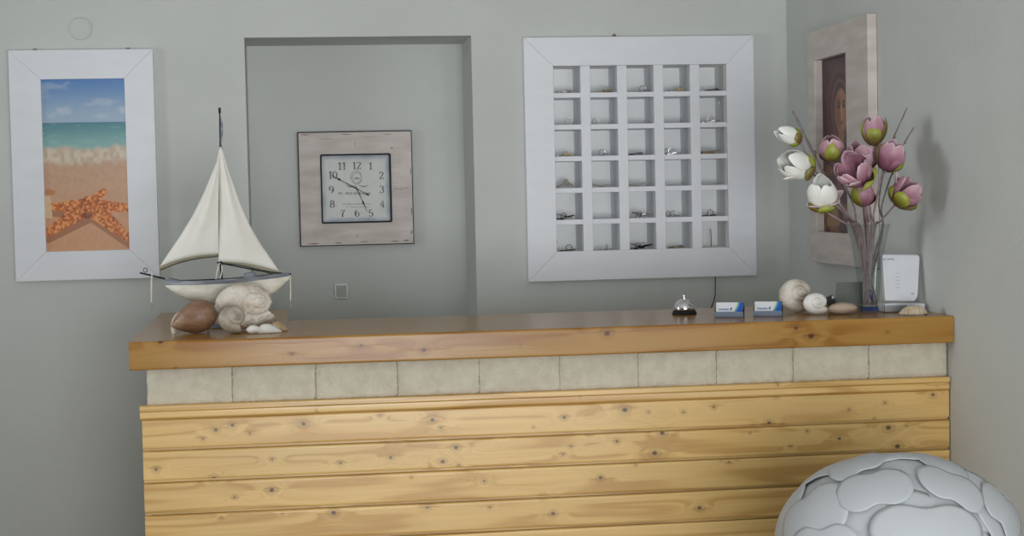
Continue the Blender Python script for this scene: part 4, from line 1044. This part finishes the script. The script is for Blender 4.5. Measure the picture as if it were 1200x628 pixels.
# ------------------------------------------------------------------ card holders and their cards
def card_paint(u, v):
    n = len(u); t = lambda a: np.repeat(a[None], n, 0); mix = lambda A, B_, k: A*(1-k[:, None])+B_*k[:, None]
    c = t(lin(216, 218, 220)); e = .80-.17*(1-v)**1.6+.05*v
    c = mix(c, t(lin(196, 200, 120)), smoothstep(e-.10, e-.02, u)*.9)
    c = mix(c, t(lin(70, 150, 190)), smoothstep(e-.035, e, u)); c = mix(c, t(lin(28, 84, 170)), smoothstep(e+.0, e+.10, u))
    c = mix(c, t(lin(20, 60, 140)), smoothstep(.35, 0, v)*smoothstep(e, e+.1, u)*.8)
    return c
def card_holder(px, py, side_word, rz):
    p = onZ(px, py, ZT); y_ = p[1]
    h = thing('card_holder', 'blue-grey card holder on the counter, %s' % side_word, 'card holder', (p[0], y_, ZT), 'card holders')
    h.rotation_euler = (0, 0, rz)
    X0, X1 = p[0]-.0465, p[0]+.0465
    mb = MB(); mb.prism([(y_, ZT+.0008), (y_+.052, ZT+.0008), (y_+.052, ZT+.004), (y_+.004, ZT+.004), (y_+.002, ZT+.0185), (y_-.001, ZT+.0185)], X0, X1, axis='X')
    mb.build('tray', M['holder'], h, bevel=.0008)
    mb = MB(); mb.prism([(y_+.026, ZT+.004), (y_+.030, ZT+.004), (y_+.056, ZT+.044), (y_+.052, ZT+.0455)], X0+.002, X1-.002, axis='X'); mb.build('back_rest', M['soft_black'], h, bevel=.0008)
    for x_ in (X0, X1-.002):
        mb = MB(); mb.prism([(y_+.002, ZT+.004), (y_+.046, ZT+.004), (y_+.056, ZT+.034), (y_+.040, ZT+.030), (y_+.002, ZT+.017)], x_, x_+.002, axis='X'); mb.build('side_cheek', M['soft_black'], h)
    t = thing('business_cards', 'stack of white and blue business cards in the %s card holder' % side_word.split(',')[0], 'business cards', (p[0], y_, ZT), 'business card stacks')
    t.rotation_euler = (0, 0, rz)
    o_, up = Vector((0, y_+.0075, ZT+.0062)), Vector((0, .0255, .0405)).normalized(); nrm = Vector((0, -up.z, up.y))
    a0, a1 = p[0]-.043, p[0]+.043; Hc = .0475; P = []
    mb = MB(); Q = lambda x_, s_, d: Vector((x_, 0, 0))+o_+up*(Hc*s_)+nrm*(-d)
    vs = [Q(x_, s_, d) for x_ in (a0, a1) for s_ in (0, 1) for d in (.0006, .0105)]
    mb.add(vs, [(0, 1, 3, 2), (4, 6, 7, 5), (0, 4, 5, 1), (2, 3, 7, 6), (0, 2, 6, 4), (1, 5, 7, 3)]); mb.build('card_block', M['plastic_white'], t)
    picture_grid(card_paint, 60, 34, lambda u, v: tuple(Q(a0+(a1-a0)*u, v, 0))).build('top_card', M['card_print'], t, solid=.0004, offset=-1)
    ink = MB(); rr = random.Random(3); x_ = a0+.009
    while x_ < a0+.040:
        wd = rr.uniform(.0014, .0026); hh = rr.uniform(.08, .17)
        ink.add([Q(x_, .40, -.0004), Q(x_+wd, .40, -.0004), Q(x_+wd, .40+hh, -.0004), Q(x_, .40+hh, -.0004)], [(0, 1, 2, 3)]); x_ += wd+.0007
    ink.build('card_print', M['ink_blue'], t, solid=.0002)
    lg = MB(); lg.add([Q(a0+.047, .36, -.0004), Q(a0+.050, .36, -.0004), Q(a0+.053, .62, -.0004), Q(a0+.045, .56, -.0004)], [(0, 1, 2, 3)]); lg.build('card_mark', M['ink_blue'], t, solid=.0002)
M['ink_blue'] = pmat('blue_card_ink', (.06, .14, .30), (.09, .18, .36), 200, .5)
card_holder(854, 372, 'left one, nearer the bell', -.36)
card_holder(899.5, 371, 'right one, nearer the snail shells', -.36)

# ------------------------------------------------------------------ smoked sheet holder behind the flat shell
a, c = onY(976.5, 362, 5.49), onY(1010, 362, 5.49)
sg = thing('sheet_stand', 'small smoked grey sheet stand behind the flat shell and vase', 'sheet stand', ((a[0]+c[0])/2, 5.49, ZT))
mb = MB(); t0 = onY(980.5, 331, 5.52); t1 = onY(1011, 330, 5.52)
mb.add([(a[0], 5.48, ZT+.001), (c[0], 5.48, ZT+.001), (t1[0], 5.52, t1[2]), (t0[0], 5.52, t0[2]), (a[0], 5.484, ZT+.001), (c[0], 5.484, ZT+.001), (t1[0], 5.524, t1[2]), (t0[0], 5.524, t0[2])],
       [(0, 1, 2, 3), (4, 7, 6, 5), (0, 4, 5, 1), (1, 5, 6, 2), (2, 6, 7, 3), (3, 7, 4, 0)])
mb.build('sheet', M['sign_grey'], sg, bevel=.0012)
ft = MB(); f0, f1, f2 = onY(967, 349, 5.495), onY(976, 345.5, 5.495), onY(973, 358, 5.495)
ft.prism([(f0[0], f0[2]), (f1[0], f1[2]), (f1[0]+.012, ZT+.022), (f1[0]+.010, ZT+.001), (f2[0], ZT+.001)], 5.490, 5.505); ft.build('foot', M['soft_black'], sg, bevel=.001)
p = onY(976, 348.5, 5.483); MB().ball((p[0], 5.484, p[2]), .004, .003, .0055, 12, 8).build('clip', M['plastic_white'], sg, smooth=True)

# ------------------------------------------------------------------ wireless router against the right wall
rt = thing('wireless_router', 'white wireless router on its stand in the counter corner', 'router', (1.98, 5.38, ZT))
RX1 = XW-.006
qx = lambda x, y, Y: onY(x, y, Y)
A0 = qx(1036, 352, 5.37)[0]; zb_, zt_ = qx(1036, 352.5, 5.37)[2], qx(1036, 298.5, 5.40)[2]
kx = (RX1-A0)/(qx(1096, 300, 5.40)[0]-A0)
def rp_(x, y): return (A0+(qx(x, y, 5.385)[0]-A0)*kx, qx(x, y, 5.385)[2])
out_ = [rp_(1036.5, 352), rp_(1037, 301), rp_(1037.6, 299.2), rp_(1039.5, 298.4), rp_(1093, 298.6), rp_(1095.4, 299.6), rp_(1096, 302), rp_(1088.6, 344), rp_(1087, 348.5), rp_(1083.5, 351.6), rp_(1080, 352.4)]
zmid = (zb_+zt_)/2
tl = lambda z_: 5.372+(z_-zb_)*.20
mb = MB(); n = len(out_)
mb.add([(x_, tl(z_), z_) for x_, z_ in out_]+[(x_, tl(z_)+.024, z_+.004) for x_, z_ in out_], [tuple(range(n))[::-1], tuple(range(n, 2*n))]+[(i, (i+1) % n, (i+1) % n+n, i+n) for i in range(n)])
mb.build('router_panel', M['plastic_white'], rt, bevel=.0025)
mb = MB(); b0, b1 = A0-.004, RX1-.006
mb.prism([(b0, ZT+.001), (b1, ZT+.001), (b1, ZT+.026), (b0+.03, ZT+.030), (b0, ZT+.029)], 5.352, 5.425); mb.build('router_stand', M['plastic_white'], rt, bevel=.003)
mb = MB(); mb.prism([(b0-.002, ZT+.0012), (b0+.062, ZT+.0012), (b0+.082, ZT+.016), (b0+.070, ZT+.024), (b0-.002, ZT+.024)], 5.345, 5.353); mb.build('stand_front', M['plastic_grey'], rt, bevel=.002)
mb = MB(); rr = random.Random(2)
for k in range(11):
    x_, z_ = rp_(1033.8+3.5+k*1.65, 303.8); hh = .0034*rr.uniform(.6, 1.2)
    if k == 3: continue
    mb.box(x_, x_+.0030, tl(z_)-.0006, tl(z_)+.001, z_-hh/2, z_+hh/2)
mb.build('printed_name', M['mark_grey'], rt)
for k in range(5):
    x_, z_ = rp_(1059-k*.7, 320+k*4.2)
    MB().box(x_-.006, x_+.010, tl(z_)-.0004, tl(z_)+.001, z_-.0006, z_+.0006).build('indicator_slot', M['plastic_grey'], rt)
x_, z_ = rp_(1080, 344.5); MB().tube([(x_+.006*cos(a), tl(z_+.005*sin(a))-.0004, z_+.005*sin(a)) for a in np.linspace(.3, 2.9, 10)], .0010, 6).build('embossed_mark', M['plastic_grey'], rt, smooth=True)
MB().ball((x_, tl(z_)-.0002, z_+.0005), .0022, .0008, .0018, 10, 8).build('embossed_mark', M['plastic_grey'], rt, smooth=True)

# ------------------------------------------------------------------ vase and magnolia branches
V = onZ(1018.8, 364.6, ZT); VX, VY = V[0], V[1]
VH = .288
va = thing('glass_vase', 'tall flared clear glass vase with a blue foot holding the magnolias', 'vase', (VX, VY, ZT))
out_r = [(.0005, .0), (.029, 0), (.0312, .0015), (.0318, .006), (.0345, .05), (.0435, .14), (.056, .22), (.0695, .279), (.0735, VH)]
in_r = [(.0715, VH-.0002), (.0672, .279), (.0535, .22), (.0412, .14), (.0322, .05), (.029, .026), (.020, .021), (.0005, .0205)]
MB().lathe(out_r+in_r, (VX, VY, ZT+.0008), 56).build('vase_body', M['glass'], va, smooth=True, angle=.7)
MB().lathe([(.0005, .0), (.0275, .0), (.0285, .002), (.0285, .012), (.0265, .014), (.0005, .0145)], (VX, VY, ZT+.0022), 40).build('blue_foot', M['blue_glass'], va, smooth=True, angle=.6)
p = onY(1020.5, 343, VY-.004)
MB().lathe([(.0004, -.024), (.004, -.021), (.0072, -.012), (.0066, .0), (.004, .010), (.0018, .020), (.0004, .028)], (p[0], VY-.004, p[2]), 20).build('glass_drop', M['blue_bead'], None, smooth=True)
gd = bpy.data.objects['glass_drop']; tag(gd, 'dark blue glass drop among the stems low inside the vase', 'glass drop')

def petal(L, Rr, flare, phi, wmax, e1, e2, ax, base, close=.0, lift=0.0, nu=9, nv=13, ruffle=0.0, tipw=1.2, we=.62):
    P, vv = [], []
    for i in range(nu):
        u = i/(nu-1)*2-1; row = []
        for j in range(nv):
            v = j/(nv-1)
            r_ = Rr*((sin(pi*min(1, (.06+.86*v**.85)*(1-.42*flare)))**.8))
            r_ = r_*(1+flare*.55*v**1.6)
            al = L*(v-.22*flare*v*v)+lift
            w_ = wmax*Rr*max(.0, sin(pi*min(.985, .05+.95*v**tipw)))**we
            ang = phi+u*w_/max(r_, .45*Rr)
            k = 1+.05*(1-abs(u))*0 - .10*u*u*flare
            rr_ = r_*k+ruffle*sin(6*v+3*u)*.001
            row.append(base+ax*al+(e1*cos(ang)+e2*sin(ang))*rr_)
            vv.append(min(1, v*.86+.30*u*u*v+.04*sin(9*phi)))
        P.append(row)
    mb = MB(); mb.grid(P, v=vv); return mb
def cam_frame(ax):
    a = Vector(ax).normalized(); f = Vector((-.34, -1, .08)); e1 = (f-a*f.dot(a)).normalized(); return e1, a.cross(e1), a
def catmull(pts, n=8):
    pts = [Vector(p) for p in pts]; P = [pts[0]*2-pts[1]]+pts+[pts[-1]*2-pts[-2]]; out = []
    for i in range(1, len(P)-2):
        for k in range(n):
            t = k/n; a, b_, c, d = P[i-1], P[i], P[i+1], P[i+2]
            out.append(.5*((2*b_)+(c-a)*t+(2*a-5*b_+4*c-d)*t*t+(3*b_-a-3*c+d)*t**3))
    return out+[pts[-1]]
def stem_path(end, via, k):
    rr = random.Random(40+k); a = rr.uniform(0, 2*pi)
    e = Vector(end); d = Vector((e.x-VX, e.y-VY, 0)); dn = d.normalized() if d.length > 1e-4 else Vector((0, -1, 0))
    foot = Vector((VX-dn.x*.012+.010*cos(a), VY-dn.y*.012+.010*sin(a), ZT+.024))
    m_ = min(.054, max(.012, d.length*.42))
    rim = Vector((VX+dn.x*m_, VY+dn.y*m_, ZT+VH-.004)); mid = (foot+rim)/2+Vector((.004*cos(a*3), .004*sin(a*2), 0))
    return catmull([foot, mid, rim]+[Vector(v) for v in via]+[e], 7)
def branch(k, label, base, tip, Y, dY, L, Rr, flare, petals, sepals, stem_r=.0042, via=()):
    """base, tip: pixels; Y depth of the base, dY how far the tip leans towards the room"""
    b_ = Vector(onY(base[0], base[1], Y)); t_ = Vector(onY(tip[0], tip[1], Y+dY)); ax = (t_-b_).normalized()
    e1, e2, a = cam_frame(ax)
    th = thing('magnolia_branch', label, 'flower', (VX, VY, ZT+.024), 'magnolia branches in the vase')
    pts = stem_path(b_-ax*.004, [Vector(onY(*v)) for v in via], k)
    n = len(pts); MB().tube(pts, [stem_r*(1.0-.25*i/n)*(1+.10*sin(i*2.3)) for i in range(n)], 8).build('stem', M['stem'], th, smooth=True)
    co = MB(); e1c, e2c, ac = cam_frame(ax); prof = [(.0005, -.004), (.0055, -.002), (.0080, .004), (.0075, .012), (.0055, L*.30), (.002, L*.45), (.0004, L*.47)]
    co.grid([[b_+ac*z_+(e1c*cos(2*pi*q/16)+e2c*sin(2*pi*q/16))*r_ for q in range(16)] for r_, z_ in prof], closed_v=True)
    blo = co.build('blossom', M['core'], th, smooth=True)
    for phi, mat, sc, fl, w_ in petals:
        petal(L*sc, Rr*(.9+.1*sc), flare+fl, phi, w_, e1, e2, a, b_, ruffle=.5).build('petal', M[mat], blo, smooth=True, solid=.0013, subsurf=1)
    for phi, sc, mat in sepals:
        petal(L*sc*1.12, Rr*1.06, flare*.7+(.22 if mat == 'sepal_dark' else .05), phi, .66, e1, e2, a, b_-a*.002, tipw=.95, we=.95).build('sepal', M[mat], blo, smooth=True, solid=.0016, subsurf=1)
def ringp(mat, n, off=0.0, sc=1.0, fl=0.0, w_=.68): return [(off+2*pi*i/n+.16*sin(i*5.1+off*9), mat, sc*(1+.09*sin(i*2.7+off*5)), fl+.09*sin(i*3.9+off), w_) for i in range(n)]
cr = lambda x, y, Y: (x, y, Y)
branch(0, 'magnolia branch with a small closed white bud, topmost white flower', (938, 164), (908.5, 151), 5.36, -.02, .090, .028, .08, ringp('petal_white', 4, .4)+ringp('petal_white', 3, 1.2, .92), [(1.25, .66, 'sepal'), (.1, .50, 'sepal_dark'), (-1.2, .42, 'sepal'), (2.6, .6, 'sepal')], via=[(965, 215, 5.37), (943, 178, 5.36)])
branch(1, 'magnolia branch with the open white flower at far left', (951, 202), (910, 183), 5.30, -.035, .122, .044, .36, ringp('petal_white', 4, .2)+ringp('petal_white', 4, .9, .92, -.16)+[(-1.2, 'petal_white', 1.0, .55, .7)], [(.95, .46, 'sepal'), (-.2, .40, 'sepal_dark'), (2.2, .5, 'sepal')], via=[(975, 236, 5.34), (956, 207, 5.31)])
branch(2, 'magnolia branch with a white flower blushing pink below, lowest at left', (966, 246), (961, 208), 5.26, -.05, .112, .046, .32, ringp('petal_white', 5, .5)+ringp('petal_white', 4, 1.1, .95, -.1)+[(-.75, 'petal_blush', .62, .95, .95), (.75, 'petal_blush', .60, .95, .95), (1.9, 'petal_blush', .6, .9, .8)], [(.15, .42, 'sepal'), (-.9, .45, 'sepal_dark')], via=[(992, 262, 5.30)])
branch(3, 'magnolia branch with a closed pink bud in front of the framed painting', (976, 187), (973, 158), 5.36, -.045, .085, .040, .02, ringp('petal_pink', 4, .8)+ringp('petal_pink', 3, .2, .95), [(.0, .90, 'sepal'), (2.2, .6, 'sepal_dark'), (-1.9, .5, 'sepal_dark')], via=[(1000, 240, 5.37), (984, 205, 5.36)])
branch(4, 'magnolia branch with the topmost pink bud in green sepals', (1024.5, 170.5), (1024, 136), 5.33, .0, .098, .037, .28, ringp('petal_pink', 4, .5)+ringp('petal_pink', 3, 0, .95), [(.0, .74, 'sepal'), (1.35, .92, 'sepal_dark'), (-1.5, .86, 'sepal')], via=[(1019, 240, 5.36), (1016, 200, 5.35)])
branch(5, 'magnolia branch with the largest open pink flower in the middle', (1011, 214), (991, 186), 5.24, -.05, .110, .052, .55, ringp('petal_pink', 5, .3)+ringp('petal_pink', 4, .9, .9, -.2)+[(-.6, 'petal_blush', .9, .5, .6)], [(.1, .30, 'sepal'), (1.1, .34, 'sepal')], via=[(1014, 250, 5.32)])
branch(6, 'magnolia branch with a pink flower half hidden behind the largest one', (1008, 200), (1013, 166), 5.38, -.01, .098, .048, .48, ringp('petal_pink', 5, .0)+ringp('petal_blush', 3, .6, .92, -.1), [(-1.1, .62, 'sepal'), (2.4, .6, 'sepal_dark')], via=[(1012, 245, 5.38)])
branch(7, 'magnolia branch with a pink flower opening right, below the bare twigs', (1035, 199), (1052, 170), 5.29, -.03, .102, .044, .34, ringp('petal_pink', 4, .35)+ringp('petal_pink', 4, 1.1, .92, -.1)+[(-2.2, 'petal_blush', .85, .6, .7)], [(1.5, .62, 'sepal'), (-1.5, .7, 'sepal_dark')], via=[(1024, 250, 5.34)])
branch(8, 'magnolia branch with the lowest pink flower at far right', (1049, 240), (1071, 217), 5.25, -.03, .104, .046, .42, ringp('petal_pink', 5, .3)+ringp('petal_pink', 3, .9, .92, -.1)+[(-1.6, 'petal_blush', 1.0, .6, .7)], [(.1, .62, 'sepal'), (-1.2, .45, 'sepal'), (1.4, .5, 'sepal_dark')], via=[(1031, 260, 5.33)])
branch(9, 'magnolia branch with a pink bud just above the vase rim', (1014, 241), (1008, 212), 5.29, -.02, .082, .036, .08, ringp('petal_pink', 4, .9)+ringp('petal_pink', 3, .2, .94), [(-.95, .95, 'sepal'), (1.9, .5, 'sepal_dark'), (2.9, .6, 'sepal')], via=[(1018, 258, 5.35)])
def twig(k, label, tip, via, r_):
    th = thing('bare_twig', label, 'twig', (VX, VY, ZT+.024), 'bare twigs in the vase')
    pts = stem_path(Vector(onY(*tip)), [Vector(onY(*v)) for v in via], k); n = len(pts); mb = MB()
    mb.tube(pts, [r_*(1-.45*i/n)*(1+.14*sin(i*1.9)) for i in range(n)], 8)
    mb.build('stem', M['twig'], th, smooth=True)
    for f_ in (.72, .86):
        i = int(n*f_); MB().ball(pts[i]+Vector((r_*.7, -r_*.4, 0)), r_*.8, r_*.8, r_*1.1, 10, 8).build('node', M['twig'], th, smooth=True)
twig(20, 'taller bare twig leaning right above the pink flowers', (1063, 126, 5.33), [(1030, 235, 5.37), (1042, 176, 5.35)], .0040)
twig(21, 'shorter bare twig leaning right, tip nearest the right wall', (1071, 149, 5.30), [(1034, 238, 5.35), (1055, 178, 5.32)], .0038)
twig(22, 'thick bare twig leaning left behind the white flowers', (929, 130, 5.42), [(990, 250, 5.41), (962, 197, 5.42)], .0072)

# ------------------------------------------------------------------ puzzle-piece lamp, lower right
LY = 4.15
lc = onY(1054, 655, LY); kpx = .00208*LY/4.15
LA, LB = .312, .232
lam = thing('puzzle_shade_lamp', 'white lamp with a round shade of interlocking lobed sheets', 'lamp', (lc[0], LY, 0))
lz = onY(1051, 529, LY)[2]-LB-.006
phi_ = (1+sqrt(5))/2
ico = []
for s1 in (-1, 1):
    for k in range(3):
        v = [0, 0, 0]; v[k] = s1*1.0; ico.append(Vector(v))
for s1 in (-1, 1):
    for s2 in (-1, 1):
        for s3 in (-1, 1):
            for k in range(3):
                v = [0, 0, 0]; v[k] = s1*.5; v[(k+1) % 3] = s2*phi_/2; v[(k+2) % 3] = s3*phi_*phi_/2; ico.append(Vector(v).normalized())
# long diagonals of the rhombic faces run towards the twelve five-fold corners
five = []
for s1 in (-1, 1):
    for s2 in (-1, 1):
        for k in range(3):
            v = [0, 0, 0]; v[(k+1) % 3] = s1*1.0; v[(k+2) % 3] = s2*phi_; five.append(Vector(v).normalized())
rotm = Matrix.Rotation(.42, 3, 'Z') @ Matrix.Rotation(.30, 3, 'X')
def lamp_piece(c):
    fv = sorted(five, key=lambda f: -f.dot(c))[0]
    la = (fv-c*fv.dot(c)).normalized(); sa = c.cross(la); P = []
    nr_, nt_ = 9, 56
    for i in range(nr_+1):
        row = []
        for j in range(nt_):
            a = 2*pi*j/nt_
            # rounded oblong with a lobe on each corner and hooks between them
            ra = .75*(1+.15*cos(2*a))*(1+.20*cos(4*a-1.1)-.05*cos(6*a))
            r_ = ra*i/nr_
            d = (c+la*(r_*1.02*cos(a))+sa*(r_*.94*sin(a))).normalized()
            h = 1.0+.020*(i/nr_)**1.5*sin(2*a+.5)*1.6-.018*(i/nr_)**3+.020*max(0, sin(4*a-.4))*(i/nr_)**4
            d = rotm @ d; h *= .982
            row.append((lc[0]+LA*h*d.x, LY+LA*.95*h*d.y, lz+LB*h*d.z))
        P.append(row)
    return MB().grid(P, closed_v=True)
def placed_piece(px, py, hw, hh, rot, lift):
    """lobed oblong lying on the shade where the line of sight through it meets the shade"""
    d = Vector(ray(px, py)); o_ = Vector(CAM)-Vector((lc[0], LY, lz)); S = Vector((LA, LA*.95, LB))
    dd = Vector((d.x/S.x, d.y/S.y, d.z/S.z)); oo = Vector((o_.x/S.x, o_.y/S.y, o_.z/S.z))
    a_, b_, c_ = dd.dot(dd), 2*oo.dot(dd), oo.dot(oo)-1; disc = b_*b_-4*a_*c_
    t_ = (-b_-sqrt(disc))/(2*a_) if disc > 0 else -b_/(2*a_)
    cen = (oo+dd*t_); cw = Vector((cen.x*S.x, cen.y*S.y, cen.z*S.z)); nrm = Vector((cw.x/S.x**2, cw.y/S.y**2, cw.z/S.z**2)).normalized()
    e1 = Vector(_R); e1 = (e1-nrm*e1.dot(nrm)).normalized(); e2 = nrm.cross(e1)
    if e2.z < 0: e2 = -e2
    up = Vector(_U); sq = max(.35, e2.dot(up)); sr = max(.35, e1.dot(Vector(_R)))
    k = d.length and (t_*1.0)/FPX
    P = []; cr_, sr_ = cos(rot), sin(rot); nr_, nt_ = 8, 60
    for i in range(nr_+1):
        q = i/nr_; row = []
        for j in range(nt_):
            a = 2*pi*j/nt_
            x_ = hw*cos(a)*(1+.10*sin(a)**2); y_ = hh*sin(a)*(1-.26*math.exp(-(cos(a)/.30)**2))*(1+.10*cos(a)**2)
            x_, y_ = (x_*cr_-y_*sr_)*q*k/sr, (x_*sr_+y_*cr_)*q*k/sq
            p = cw+e1*x_+e2*y_; u_ = Vector((p.x/S.x, p.y/S.y, p.z/S.z)).normalized()
            h = 1+lift+.012*(1-q*q)
            row.append((lc[0]+u_.x*S.x*h, LY+u_.y*S.y*h, lz+u_.z*S.z*h))
        P.append(row)
    return MB().grid(P, closed_v=True)
for q in [(1050, 534, 46, 7, 0, .004), (1003, 544, 34, 13, .1, .014), (1104, 544, 29, 12, -.25, .012), (957, 556, 30, 19, .6, .008), (914, 608, 22, 34, .35, .004),
          (1024, 573, 45, 20, 0, .026), (1115, 571, 39, 19, -.22, .028), (1176, 597, 26, 28, -.5, .020), (950, 607, 35, 33, .15, .022), (966, 646, 36, 34, .1, .038), (1087, 622, 71, 33, 0, .044)]:
    placed_piece(*q).build('shade_piece', M['shade'], lam, smooth=True, solid=.0012, remove=True)
for c in ico:
    lamp_piece(c).build('shade_piece', M['shade'], lam, smooth=True, solid=.0012, remove=True)
MB().lathe([(.0005, 0), (.15, 0), (.152, .004), (.148, .016), (.03, .024), (.012, .03), (.010, .05), (.010, lz-LB*.55), (.0005, lz-LB*.55+.002)], (lc[0], LY, .001), 40).build('lamp_base', M['steel'], lam, smooth=True, angle=.6)
MB().lathe([(.0005, -.06), (.02, -.06), (.02, -.01), (.030, .03), (.034, .06), (.026, .09), (.0005, .104)], (lc[0], LY, lz-LB*.30), 30).build('bulb', M['plastic_white'], lam, smooth=True, angle=.8)
